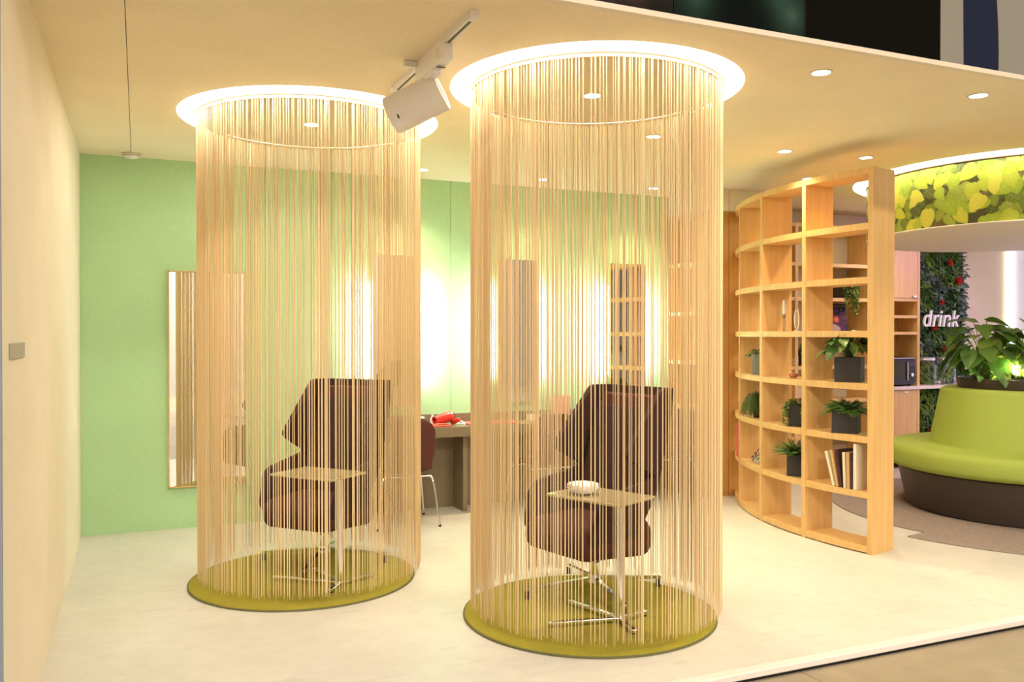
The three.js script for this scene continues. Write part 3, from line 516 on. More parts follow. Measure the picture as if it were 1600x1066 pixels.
function bigLeafPlant(t, n, y, spread, height, len, mats, parts = true, tilt = 0.3) {
  const stems = [], all = []; const L = leafGeo(1, 0.72, 0.35, 0.22);
  for (let i = 0; i < n; i++) {
    const a = i * 2.399 + rr(-0.4, 0.4), f = Math.sqrt((i + 0.5) / n), r = spread * f * rr(0.7, 1.1), h = y + height * (1 - 0.62 * f * f) * rr(0.75, 1.1), q = [Math.sin(a) * r, h, Math.cos(a) * r], s = len * rr(0.75, 1.15);
    stems.push(tube([[Math.sin(a) * 0.015, y - 0.012, Math.cos(a) * 0.015], [q[0] * 0.45, y + (h - y) * 0.7, q[2] * 0.45], q], 0.0028, 8, 5));
    const g = placed(L, q, a + rr(-0.5, 0.5), tilt - f * 0.8 + rr(-0.3, 0.3), rr(-0.4, 0.4), s);
    if (parts) obj('leaf', g, mats[Math.floor(rnd() * mats.length)], t); else all.push(g);
  }
  obj('stems', stems, stemMat, t, 'stuff'); if (!parts) obj('foliage', all, mats[0], t, 'stuff');
}
function fern(t, n, y, len, m, droop = 1, leaf = 0.016) {
  const gs = [], lg = leafGeo(1, 0.42, 0.2, 0.1, 2, 1);
  for (let i = 0; i < n; i++) {
    const a = i * 2.399, up = rr(0.35, 1.25), L = len * rr(0.65, 1.1), c = [];
    for (let k = 0; k <= 10; k++) { const u = k / 10, r = L * u * Math.cos(up) * (1 + 0.2 * u), h = L * (u * Math.sin(up) - droop * 0.55 * u * u * Math.cos(up * 0.6)); c.push([Math.sin(a) * (0.01 + r), y + h, Math.cos(a) * (0.01 + r)]); }
    gs.push(tube(c, 0.001, 8, 4));
    for (let k = 1; k <= 20; k++) { const u = k / 20, j = Math.min(9, Math.floor(u * 10)), w = u * 10 - j, P = c[j].map((x, e) => x + (c[j + 1][e] - x) * w), s = leaf * 2 * (1.15 - 0.8 * u) * rr(0.8, 1.2); for (const d of [-1, 1]) gs.push(placed(lg, P, a + d * 1.1, 0.15 - u * 0.5, 0, s)); }
  }
  obj('fronds', gs, m, t, 'stuff');
}
function trailing(t, n, y, w, m, hang, leaf, a0 = 0, a1 = 6.28) {
  const gs = [], st = [], lg = leafGeo(1, 0.85, 0.2, 0.15, 3, 1);
  for (let i = 0; i < n; i++) {
    const a = rr(a0, a1), e = w / 2 + rr(0.0, 0.03), L = hang * rr(0.25, 1), sx = Math.sin(a), sz = Math.cos(a), c = [[sx * w * 0.2, y - 0.005, sz * w * 0.2], [sx * e * 0.8, y + rr(0.015, 0.05), sz * e * 0.8], [sx * (e + 0.02), y + rr(-0.01, 0.02), sz * (e + 0.02)], [sx * (e + 0.035), y - L * 0.5, sz * (e + 0.035)], [sx * (e + 0.03), y - L, sz * (e + 0.03)]];
    const cv = new THREE.CatmullRomCurve3(c.map((p) => new THREE.Vector3(...p))); st.push(new THREE.TubeGeometry(cv, 10, 0.001, 4));
    const k = Math.ceil(cv.getLength() / (leaf * 0.7)); for (let j = 0; j < k; j++) { const p = cv.getPoint(j / k); gs.push(placed(lg, [p.x, p.y, p.z], rr(0, 6.28), rr(-0.9, 0.5), 0, leaf * rr(0.7, 1.2))); }
  }
  obj('foliage', gs, m, t, 'stuff'); obj('stems', st, stemMat, t, 'stuff');
}
const onShelf = (k, row, r) => { const [x, v] = bPoint((-11.7 + 13.3 * k) * RAD, r); return V(x, SHELF[row], v); };
const facing = (k) => Math.PI / 2 + Math.PI + 0 * k;

{ const t = thing('potted_pothos', 'broad-leaved pothos in a black square pot, right bay of the bookcase', 'potted plant', onShelf(0.45, 3, 2.27), 0.62); squarePot(t, 0.165, 0.165, M.pot); bigLeafPlant(t, 70, 0.155, 0.135, 0.19, 0.09, leafMats, true, 0.3); }
{ const t = thing('potted_fern', 'bushy dark fern in a black square pot, right bay below the pothos', 'potted plant', onShelf(0.48, 2, 2.28), 0.66); squarePot(t, 0.165, 0.15, M.pot); fern(t, 170, 0.14, 0.15, leafMats[1], 0.9, 0.017); }
{ const t = thing('potted_ivy', 'trailing ivy in a dark square pot, middle bay of the bookcase', 'potted plant', onShelf(1.30, 2, 2.27), 0.5); squarePot(t, 0.15, 0.155, M.pot); trailing(t, 60, 0.15, 0.15, leafMats[2], 0.17, 0.022); }
{ const t = thing('potted_palm_fern', 'feathery fern in a black square pot, lowest plant of the middle bay', 'potted plant', onShelf(1.32, 1, 2.29), 0.62); squarePot(t, 0.14, 0.155, M.pot); fern(t, 80, 0.145, 0.185, leafMats[1], 0.6, 0.018); }
{ const t = thing('potted_succulent', 'small green plant in a grey square pot, left bay of the bookcase', 'potted plant', onShelf(2.52, 3, 2.29), 0.85); squarePot(t, 0.12, 0.165, M.potGrey); trailing(t, 34, 0.16, 0.11, leafMats[2], 0.03, 0.018); }
{ // grass-like bush
  const t = thing('mistletoe_cactus', 'round bush of thin hanging green stems, left bay of the bookcase', 'potted plant', onShelf(2.55, 2, 2.28)), gs = [];
  obj('pot', lathe([[0, 0], [0.05, 0], [0.058, 0.09], [0.053, 0.09], [0, 0.08]], 28), M.pot, t);
  for (let i = 0; i < 420; i++) { const a = rr(0, 6.283), r = rr(0.05, 0.14), h = 0.09 + rr(0.05, 0.12) * Math.sqrt(1 - (r / 0.16) ** 2), e = rr(0.005, 0.07); gs.push(tube([[Math.sin(a) * 0.02, 0.08, Math.cos(a) * 0.02], [Math.sin(a) * r * 0.6, h + 0.03, Math.cos(a) * r * 0.6], [Math.sin(a) * r, h * 0.75 + 0.015, Math.cos(a) * r], [Math.sin(a + 0.1) * (r + 0.015), e, Math.cos(a + 0.1) * (r + 0.015)]], 0.0013, 6, 3)); }
  obj('hanging_stems', gs, std(lin(0.11, 0.16, 0.03), 0.6), t, 'stuff');
}
// books in the right bay, leaning
{
  const cols = [[0.78, 0.70, 0.52, 'cream'], [0.62, 0.36, 0.14, 'tan'], [0.10, 0.012, 0.02, 'dark maroon'], [0.30, 0.03, 0.14, 'plum'], [0.75, 0.66, 0.46, 'pale'], [0.58, 0.34, 0.13, 'caramel'], [0.78, 0.70, 0.55, 'ivory']];
  const dark = std(lin(0.05, 0.012, 0.02), 0.5), page = std(lin(0.8, 0.72, 0.56), 0.9);
  const mid = 0.62, A = [], phi0 = 0.70;
  const spec = [[0.79, 0.016, 0.235, -0.30, 0], [0.705, 0.016, 0.245, -0.22, 1], [0.62, 0.018, 0.25, -0.15, 3], [0.53, 0.016, 0.235, -0.05, 4], [0.45, 0.02, 0.235, -0.02, 5], [0.375, 0.014, 0.24, -0.02, 2], [0.305, 0.02, 0.30, 0, 6]];
  const where = ['leftmost leaning', 'second from left leaning', 'third from left leaning', 'fourth from left', 'fifth from left', 'sixth from left', 'tallest, rightmost'];
  spec.forEach(([f, th, h, lean, c], i) => {
    const ph = -11.7 + 13.3 * (0.02 + f * 0.62), p = bPoint(ph * RAD, 2.30), t = thing('book', `${cols[c][3]} book, ${where[i]} in the row low in the bookcase`, 'book', V(p[0], SHELF[1] + 0.001, p[1]), -ph * RAD, 'books in the bookcase');
    // local: x = radial (depth), y = up, z = thickness along the shelf; spine towards the booth (-x)
    const rot = (g) => { g.rotateX(lean); const p2 = new THREE.Box3().setFromBufferAttribute(g.attributes.position); return g; };
    const cov = std(lin(...cols[c].slice(0, 3)), 0.55), D = 0.16;
    const parts = [bx(D, h, 0.003, 0, h / 2, th / 2), bx(D, h, 0.003, 0, h / 2, -th / 2), bx(0.004, h, th + 0.003, -D / 2, h / 2, 0)], pg = bx(D - 0.01, h - 0.008, th - 0.002, 0.002, h / 2, 0);
    const lift = Math.abs(Math.sin(lean)) * th / 2;
    const cg = rot(merge(parts)); cg.translate(0, lift, 0); obj('cover', cg, i === 2 || i === 5 ? dark : cov, t); const pp = rot(pg); pp.translate(0, lift, 0); obj('pages', pp, page, t);
  });
  for (const [f, c, n] of [[0.13, [0.10, 0.22, 0.13], 'teal green book beside the dark fern pot, left of two'], [0.07, [0.12, 0.20, 0.05], 'moss green book beside the dark fern pot, right of two']]) {
    const ph = -11.7 + 13.3 * f, p = bPoint(ph * RAD, 2.23), t = thing('book', n, 'book', V(p[0], SHELF[2] + 0.001, p[1]), -ph * RAD, 'green books in the bookcase');
    obj('cover', [bx(0.13, 0.2, 0.003, 0, 0.1, 0.010), bx(0.13, 0.2, 0.003, 0, 0.1, -0.010), bx(0.004, 0.2, 0.023, -0.065, 0.1, 0)], std(lin(...c), 0.5), t); obj('pages', bx(0.12, 0.192, 0.018, 0.002, 0.1, 0), page, t);
  }
  // magazines
  const cover = canvasTex(256, 340, (g) => { g.fillStyle = '#2a1a1c'; g.fillRect(0, 0, 256, 340); for (let i = 0; i < 26; i++) { g.fillStyle = `rgba(${90 + i * 4},${60 + i * 2},${60 + i * 2},.35)`; g.beginPath(); g.ellipse((i * 53) % 256, 120 + (i * 37) % 220, 40, 26, i, 0, 7); g.fill(); } g.fillStyle = '#c9a9a0'; g.beginPath(); g.ellipse(70, 300, 90, 50, 0.2, 0, 7); g.fill(); const q = g.createRadialGradient(110, 190, 4, 110, 190, 50); q.addColorStop(0, '#ff9d3a'); q.addColorStop(0.6, '#e0602a'); q.addColorStop(1, '#8a3026'); g.fillStyle = q; g.beginPath(); g.arc(110, 190, 46, 0, 7); g.fill(); g.fillStyle = '#8c7d7a'; for (let i = 0; i < 9; i++) g.fillRect(20 + i * 24, 18, 15, 16); });
  { const t = thing('magazine', 'dark magazine with an orange fruit on its cover, on the far wall shelf', 'magazine', V(6.64, SHELF[4] + 0.001, 6.84), -0.1); const g = bx(0.22, 0.29, 0.006, 0, 0.145, 0), uv = g.attributes.uv, p = g.attributes.position; for (let i = 0; i < p.count; i++) uv.setXY(i, p.getX(i) / 0.22 + 0.5, p.getY(i) / 0.29); g.rotateX(-0.14); g.translate(0, 0.002, 0); obj('cover', g, std(0xffffff, 0.3, { map: cover }), t); const b = bx(0.216, 0.286, 0.004, 0, 0.145, -0.006); b.rotateX(-0.14); b.translate(0, 0.002, 0); obj('pages', b, page, t); }
  { const t = thing('magazine', 'glossy magazine leaning back on a low shelf, left bay', 'magazine', onShelf(2.5, 1, 2.28), -1.95), g = bx(0.2, 0.26, 0.008, 0, 0.13, 0), uv = g.attributes.uv, p = g.attributes.position; for (let i = 0; i < p.count; i++) uv.setXY(i, p.getX(i) / 0.2 + 0.5, p.getY(i) / 0.26); g.rotateX(-0.62); g.translate(0, 0.004, 0.06);
    const pic = canvasTex(128, 160, (c) => { c.fillStyle = '#b9b0a4'; c.fillRect(0, 0, 128, 160); c.fillStyle = '#d8d4cc'; c.fillRect(0, 0, 128, 40); for (let i = 0; i < 30; i++) { c.fillStyle = ['#6d6f3a', '#7a2f3a', '#4a4338', '#93907e'][i % 4]; c.beginPath(); c.ellipse((i * 41) % 128, 50 + (i * 29) % 110, 16, 9, i, 0, 7); c.fill(); } });
    obj('cover', g, std(0xffffff, 0.2, { map: pic }), t); obj('stand', [rod([-0.05, 0.004, -0.1], [-0.05, 0.17, -0.068], 0.004), rod([0.05, 0.004, -0.1], [0.05, 0.17, -0.068], 0.004), bx(0.12, 0.006, 0.012, 0, 0.003, -0.1)], M.black, t); }
  { const t = thing('magazine', 'coral pink magazine standing upright at the wall end of the bookcase', 'magazine', onShelf(3.18, 1, 2.33), -0.5); obj('cover', bx(0.14, 0.28, 0.006, 0, 0.142, 0), std(lin(0.78, 0.2, 0.13), 0.4), t); obj('pages', bx(0.136, 0.274, 0.004, 0, 0.142, -0.005), page, t); }
}
{ // candle in a ring holder, white ring, hourglass
  const brass = std(lin(0.28, 0.26, 0.18), 0.35, { metalness: 0.8 });
  const t = thing('candle_holder', 'brass ring candle holder with white candle in the middle bay', 'candle holder', onShelf(1.655, 4, 2.3), 0.6), rg = new THREE.TorusGeometry(0.042, 0.0032, 10, 48); rg.scale(0.62, 1.15, 1); rg.translate(0, 0.053, 0);
  obj('ring', rg, brass, t); obj('cup', lathe([[0, 0.1], [0.009, 0.1], [0.014, 0.112], [0.012, 0.128], [0, 0.128]], 20), brass, t); obj('base', cyl(0.016, 0.014, 0.005, 0, 0, 0, 20), brass, t); obj('candle', lathe([[0, 0.128], [0.013, 0.128], [0.0125, 0.2], [0.009, 0.225], [0, 0.235]], 20), M.white, t); obj('wick', rod([0, 0.234, 0], [0, 0.243, 0], 0.0008), M.black, t);
  const w = thing('white_ring_stand', 'white ring ornament beside the candle holder in the middle bay', 'ornament', onShelf(1.35, 4, 2.3), 0.55), r2 = new THREE.TorusGeometry(0.075, 0.005, 10, 56); r2.scale(0.7, 1, 1); r2.translate(0, 0.083, 0); obj('ring', r2, M.white, w); obj('base', cyl(0.02, 0.018, 0.008, 0, 0, 0, 20), M.white, w); obj('cross_bar', rod([-0.01, 0.158, 0], [0.045, 0.16, 0], 0.004), M.white, w);
  const h = thing('hourglass', 'glass hourglass with brown sand in the middle bay', 'hourglass', onShelf(1.42, 3, 2.3));
  obj('glass', lathe([[0.0, 0.002], [0.024, 0.003], [0.036, 0.022], [0.034, 0.045], [0.012, 0.066], [0.005, 0.074], [0.012, 0.082], [0.03, 0.1], [0.034, 0.125], [0.03, 0.145], [0, 0.148]], 36), M.glass, h); obj('sand', lathe([[0, 0.004], [0.022, 0.005], [0.033, 0.023], [0.03, 0.034], [0, 0.04]], 28), std(lin(0.42, 0.13, 0.045), 0.9), h);
}
{ const t = thing('paper_clip', 'tiny black clip lying on a low shelf, left bay', 'clip', onShelf(2.35, 1, 2.3)); obj('body', rb(0.02, 0.012, 0.012, 0.004, 0, 0.0065, 0), M.black, t); obj('lever', rod([0, 0.012, 0], [0.012, 0.02, 0], 0.0015), M.black, t); }

// ---------------------------------------------------------------- lounge: carpet, round bench with planter
{
  const s = new THREE.Shape(), a0 = 3.33, a1 = 5.2; s.absarc(0, 0, 1.50, 0, a0); s.absarc(0, 0, 1.72, a0, a1); s.absarc(0, 0, 1.50, a1, Math.PI * 2); s.closePath();
  const c = obj('lounge_carpet', plan(s, 0.004, 0.0025, 0.002, 90), M.carpet); c.position.copy(V(LOUNGE[0], 0, LOUNGE[1])); tag(c, 'grey round carpet under the lime circular bench', 'carpet');
}
{
  const t = thing('round_bench', 'lime green round bench with tall backrest around a planter', 'bench', V(LOUNGE[0], 0.0095, LOUNGE[1]));
  obj('base', lathe([[0, 0], [0.885, 0], [0.90, 0.01], [0.935, 0.16], [0.965, 0.31], [0.95, 0.335], [0, 0.335]], 96), M.benchBase, t);
  obj('seat', lathe([[0.6, 0.33], [0.99, 0.332], [1.03, 0.345], [1.045, 0.38], [1.045, 0.455], [1.03, 0.495], [0.99, 0.512], [0.7, 0.52], [0.6, 0.52]], 96), M.lime, t);
  obj('seat_piping', new THREE.TorusGeometry(0.723, 0.006, 8, 96).rotateX(Math.PI / 2).translate(0, 0.521, 0), M.lime, t);
  obj('backrest', lathe([[0.5, 0.5], [0.72, 0.5], [0.722, 0.53], [0.645, 0.94], [0.635, 0.965], [0.61, 0.975], [0.5, 0.975]], 96), M.lime, t);
  obj('planter', lathe([[0, 0.9], [0.5, 0.9], [0.51, 0.96], [0.525, 1.05], [0.52, 1.056], [0.505, 1.056], [0.495, 1.02], [0, 1.02]], 80), M.benchBase, t);
  obj('soil', cyl(0.494, 0.494, 0.01, 0, 1.018, 0, 64), M.soil, t);
  const lamp = thing('planter_uplight', 'small glowing spotlight among the leaves of the bench planter', 'lamp', V(6.23, 1.033, 4.60));
  obj('stake', rod([0, 0, 0], [0, 0.05, 0], 0.006), M.black, lamp); const hd = lathe([[0, 0], [0.022, 0.002], [0.026, 0.05], [0.024, 0.05], [0.02, 0.042]], 24); hd.translate(0, 0.045, 0); obj('lamp_body', hd, M.black, lamp); obj('lamp_lens', cyl(0.02, 0.02, 0.003, 0, 0.086, 0, 20), emis(lin(1, 0.95, 0.7), 6), lamp);
  const pl = new THREE.PointLight(lin(1, 0.92, 0.62), 0.55, 0, 2); pl.position.copy(V(6.23, 1.15, 4.60)); pl.castShadow = true; pl.name = 'planter_lamp'; scene.add(pl);
}
{
  const y = 1.039;
  const a = thing('philodendron', 'big-leaved green plant at the left of the bench planter', 'plant', V(6.29, y, 4.90), 0); bigLeafPlant(a, 48, 0.0, 0.25, 0.48, 0.22, [leafMats[1], leafMats[2], leafMats[2], leafMats[3]], true, 0.25);
  const b = thing('peace_lily', 'tall glossy plant at the right of the bench planter', 'plant', V(6.58, y, 4.74), 0); bigLeafPlant(b, 36, 0.0, 0.22, 0.46, 0.22, [leafMats[1], leafMats[2], limeLeaf], true, 0.5);
  const c = thing('golden_pothos', 'low yellow-green plant lit up in the bench planter', 'plant', V(6.29, y, 4.66), 0); bigLeafPlant(c, 80, 0.0, 0.17, 0.17, 0.06, [limeLeaf, leafMats[3], limeLeaf], true, 0.3);
  const d = thing('trailing_ivy', 'dark ivy spilling over the left rim of the bench planter', 'plant', V(6.19, y, 4.85), 0); bigLeafPlant(d, 56, 0.0, 0.15, 0.15, 0.065, [leafMats[0], leafMats[1]], true, 0.1);
  const e = thing('red_croton', 'small red-leaved plant at the front of the bench planter', 'plant', V(6.44, y, 4.42), 0); bigLeafPlant(e, 22, 0.0, 0.09, 0.07, 0.055, [std(lin(0.22, 0.04, 0.02), 0.5, { side: THREE.DoubleSide }), std(lin(0.4, 0.12, 0.03), 0.5, { side: THREE.DoubleSide })], true, 0.3);
}
// ---------------------------------------------------------------- leaf-print drum over the bench
{
  const W = 2048, H = 256;
  const leafPrint = canvasTex(W, H, (g) => {
    g.fillStyle = '#4a4a1e'; g.fillRect(0, 0, W, H);
    const leaf = (x, y, s, a, c, c2) => { g.save(); g.translate(x, y); g.rotate(a); g.fillStyle = c; g.beginPath(); g.moveTo(0, -s * 0.85); g.bezierCurveTo(s * 0.5, -s * 1.25, s * 1.25, -s * 0.1, 0, s); g.bezierCurveTo(-s * 1.25, -s * 0.1, -s * 0.5, -s * 1.25, 0, -s * 0.85); g.fill(); g.strokeStyle = c2; g.lineWidth = s * 0.05; g.beginPath(); g.moveTo(0, -s * 0.8); g.lineTo(0, s * 0.9); for (const q of [-0.4, 0, 0.35]) { g.moveTo(0, s * q); g.lineTo(s * 0.4, s * (q - 0.18)); g.moveTo(0, s * q); g.lineTo(-s * 0.4, s * (q - 0.18)); } g.stroke(); g.restore(); };
    const pal = [['#5f6a22', '#4f5a1c', '#6b5f2c', '#57602a'], ['#7d8f26', '#8fa02c', '#6f8424', '#98a83a'], ['#b4c234', '#c7ca3c', '#a3bb30', '#d2d04a', '#9bb52e']];
    for (let l = 0; l < 3; l++) for (let i = 0; i < [300, 240, 210][l]; i++) { const s = rr(24, 44) * (l === 2 ? 1.1 : 1), x = rr(0, W), y = rr(-10, H + 10), a = rr(-1.1, 1.1), c = pal[l][Math.floor(rnd() * pal[l].length)]; for (const o of [-W, 0, W]) if (x + o > -60 && x + o < W + 60) leaf(x + o, y, s, a, c, 'rgba(240,240,170,.28)'); }
  });
  leafPrint.wrapS = THREE.RepeatWrapping;
  const t = thing('leaf_print_drum', 'round hanging ceiling drum wrapped in a green leaf print', 'ceiling drum', V(LOUNGE[0], 0, LOUNGE[1]));
  const side = new THREE.CylinderGeometry(1.22, 1.22, 0.445, 120, 1, true); side.translate(0, 2.4325, 0); const uv = side.attributes.uv; for (let i = 0; i < uv.count; i++) uv.setX(i, uv.getX(i) * 2); obj('printed_band', side, std(0xffffff, 0.6, { map: leafPrint }), t);
  obj('bottom_disc', lathe([[0, 2.2], [1.214, 2.2], [1.223, 2.205], [1.223, 2.214], [1.2, 2.214]], 120), std(lin(0.80, 0.70, 0.56), 0.7), t);
  obj('top_rim', lathe([[1.2, 2.655], [1.226, 2.655], [1.226, 2.668], [1.2, 2.668]], 120), std(lin(0.12, 0.08, 0.04), 0.6), t);
  const r = thing('lounge_ring_light', 'glowing white ceiling ring around the leaf print drum', 'ring light', V(LOUNGE[0], CEIL, LOUNGE[1]));
  obj('lamp_diffuser', plan(disc(0, 0, 1.328, [1.18]), 0.02, 0.006, 0, 120), emitRing, r);
  obj('drum_hanger', lathe([[1.19, -0.017], [1.19, 0.06], [1.17, 0.06], [1.17, -0.017]], 96), M.ceiling, r);
  ringSegments(LOUNGE[0], LOUNGE[1], 1.28, 0.05, 20, RING * 0.26, CEIL + 0.003, lin(1, 0.94, 0.82));
}

// ---------------------------------------------------------------- kitchen wall behind the bench
{
  const face = 6.74, D = VB2 - face;
  const t = thing('wall_cabinet', 'wood wall unit with open shelves, doors and counter behind the bench', 'cabinet', V(6.4, 0, VB2));
  const b = (x0, x1, y0, y1, d0 = 0.002, d1 = D, s) => { const g = rbox(x0, x1, y0, y1, VB2 - d1, VB2 - d0, s); g.translate(-6.4, 0, VB2); return g; };
  for (const x of [5.16, 6.0, 6.95, 7.66]) obj('upright', b(x - 0.018, x + 0.018, 0, 2.53), M.wood, t);
  for (const [a, c] of [[5.178, 5.982], [6.018, 6.932]]) for (const h of SHELF.slice(0, 7).concat(2.53)) obj('shelf', b(a, c, h - 0.036, h, 0.002, D - 0.004, true), M.wood, t);
  for (const h of [2.53, 1.80, 1.62, 1.445]) obj('shelf', b(6.968, 7.642, h - 0.03, h, 0.002, D - 0.004, true), M.wood, t);
  obj('niche_back', b(6.968, 7.642, 0.87, 1.8, 0.002, 0.02), M.woodDeep, t);
  const dr = obj('door', b(6.97, 7.64, 1.805, 2.495, D - 0.02, D - 0.002), M.wood, t); obj('pull', b(7.57, 7.62, 1.815, 1.83, D - 0.002, D + 0.012), M.chromeSoft, dr);
  for (const [a, c] of [[6.97, 7.303], [7.307, 7.64]]) { const d = obj('door', b(a, c, 0.06, 0.83, D - 0.02, D - 0.002), M.wood, t); obj('pull', b((a + c) / 2 - 0.03, (a + c) / 2 + 0.03, 0.80, 0.812, D - 0.002, D + 0.01), M.chromeSoft, d); }
  const w = obj('kitchen_counter', rbox(6.955, 8.62, 0.835, 0.868, 6.70, 7.015, true), std(lin(0.72, 0.60, 0.55), 0.4)); w.geometry.translate(-7.8, -0.835, 6.86); w.position.copy(V(7.8, 0.835, 6.86)); tag(w, 'pale counter top running in front of the plant wall', 'counter');
}
{
  const t = thing('microwave', 'black microwave oven on the counter behind the bench', 'microwave', V(7.36, 0.869, 6.87));
  obj('body', rb(0.47, 0.29, 0.28, 0.008, 0, 0.16, 0), std(lin(0.02, 0.02, 0.025), 0.35), t); const d = obj('door', rb(0.34, 0.25, 0.014, 0.004, -0.055, 0.16, 0.147), std(lin(0.015, 0.014, 0.018), 0.2), t);
  obj('window_glass', bx(0.26, 0.16, 0.002, -0.06, 0.175, 0.155), phys({ color: lin(0.02, 0.018, 0.022), roughness: 0.08, clearcoat: 1 }), d); obj('handle', rod([0.105, 0.06, 0.165], [0.105, 0.26, 0.165], 0.007), M.chromeSoft, d);
  const p = obj('control_panel', rb(0.10, 0.25, 0.012, 0.003, 0.175, 0.16, 0.146), M.black, t); const kn = cyl(0.022, 0.02, 0.014, 0, 0, 0, 24); kn.rotateX(Math.PI / 2); kn.translate(0.175, 0.12, 0.152); obj('knob', kn, M.chromeSoft, p); obj('lamp_display', bx(0.06, 0.03, 0.002, 0.175, 0.235, 0.153), std(lin(0.03, 0.03, 0.04), 0.2), p);
  for (const [x, z] of [[-0.2, 0.1], [0.2, 0.1], [-0.2, -0.1], [0.2, -0.1]]) obj('foot', cyl(0.014, 0.014, 0.016, x, 0, z, 12), M.black, t);
  obj('trim_strip', bx(0.47, 0.006, 0.004, 0, 0.297, 0.141), M.chromeSoft, t);
}
{
  const c = thing('coffee_cup', 'white coffee cup on a saucer on the cabinet shelf', 'cup', V(7.24, 1.446, 6.85)); obj('body', lathe([[0, 0.012], [0.022, 0.012], [0.034, 0.03], [0.042, 0.075], [0.039, 0.075], [0.03, 0.03], [0, 0.018]], 32), M.white, c); const hl = new THREE.TorusGeometry(0.018, 0.004, 8, 24, 4.4); hl.rotateZ(-2.2); hl.translate(0.052, 0.045, 0); obj('handle', hl, M.white, c); obj('saucer', lathe([[0, 0], [0.04, 0], [0.07, 0.012], [0.068, 0.014], [0.038, 0.006], [0, 0.006]], 32), M.white, c);
  const g = thing('drinking_glass', 'clear drinking glass on the shelf above the coffee cup', 'glass', V(7.26, 1.621, 6.84)); obj('wall', lathe([[0, 0.003], [0.036, 0.003], [0.042, 0.12], [0.039, 0.12], [0.033, 0.008], [0, 0.008]], 32), M.glass, g); obj('bottom', cyl(0.033, 0.033, 0.004, 0, 0, 0, 28), M.glass, g);
  const jm = std(lin(0.62, 0.6, 0.62), 0.3, { metalness: 0.7 });
  [[7.86, 6.82, 'left large glass jar on the counter before the plant wall'], [8.13, 6.80, 'right large glass jar on the counter before the plant wall']].forEach(([x, v, l]) => { const j = thing('glass_jar', l, 'jar', V(x, 0.869, v), 0, 'glass jars on the counter'); obj('wall', lathe([[0, 0.003], [0.10, 0.003], [0.105, 0.02], [0.105, 0.21], [0.085, 0.24], [0.085, 0.262]], 36), M.glass, j); obj('lid', lathe([[0, 0.262], [0.092, 0.262], [0.095, 0.275], [0.09, 0.30], [0, 0.305]], 36), jm, j); const tp = cyl(0.012, 0.012, 0.05, 0, 0, 0, 14); tp.rotateX(Math.PI / 2); tp.translate(0, 0.04, 0.125); obj('tap', tp, jm, j); });
  [[8.02, 'small tumbler between the two jars'], [8.30, 'small tumbler right of the jars, left of the pair'], [8.40, 'small tumbler right of the jars, right of the pair']].forEach(([x, l], i) => { const q = thing('glass_tumbler', l, 'glass', V(x, 0.869, 6.75 + 0.03 * (i % 2)), 0, 'small glasses on the counter'); obj('wall', lathe([[0, 0.002], [0.026, 0.002], [0.033, 0.075], [0.031, 0.075], [0.024, 0.006], [0, 0.006]], 28), M.glass, q); obj('bottom', cyl(0.024, 0.024, 0.003, 0, 0, 0, 20), M.glass, q); });
}
{ // hanging string plant on the far shelf
  const t = thing('string_of_pearls', 'trailing string plant in a dark pot on the far wall shelf', 'potted plant', V(6.72, SHELF[5] + 0.001, 6.86)); squarePot(t, 0.17, 0.17, M.pot); trailing(t, 90, 0.16, 0.17, limeLeaf, 0.34, 0.026, -0.75, 1.3);
  const u = thing('basket_plant', 'leafy plant standing on the far shelf behind the middle bay', 'potted plant', V(6.22, SHELF[3] + 0.001, 6.83)); squarePot(u, 0.12, 0.12, M.pot); bigLeafPlant(u, 18, 0.11, 0.07, 0.12, 0.075, leafMats, true, 0.3);
}
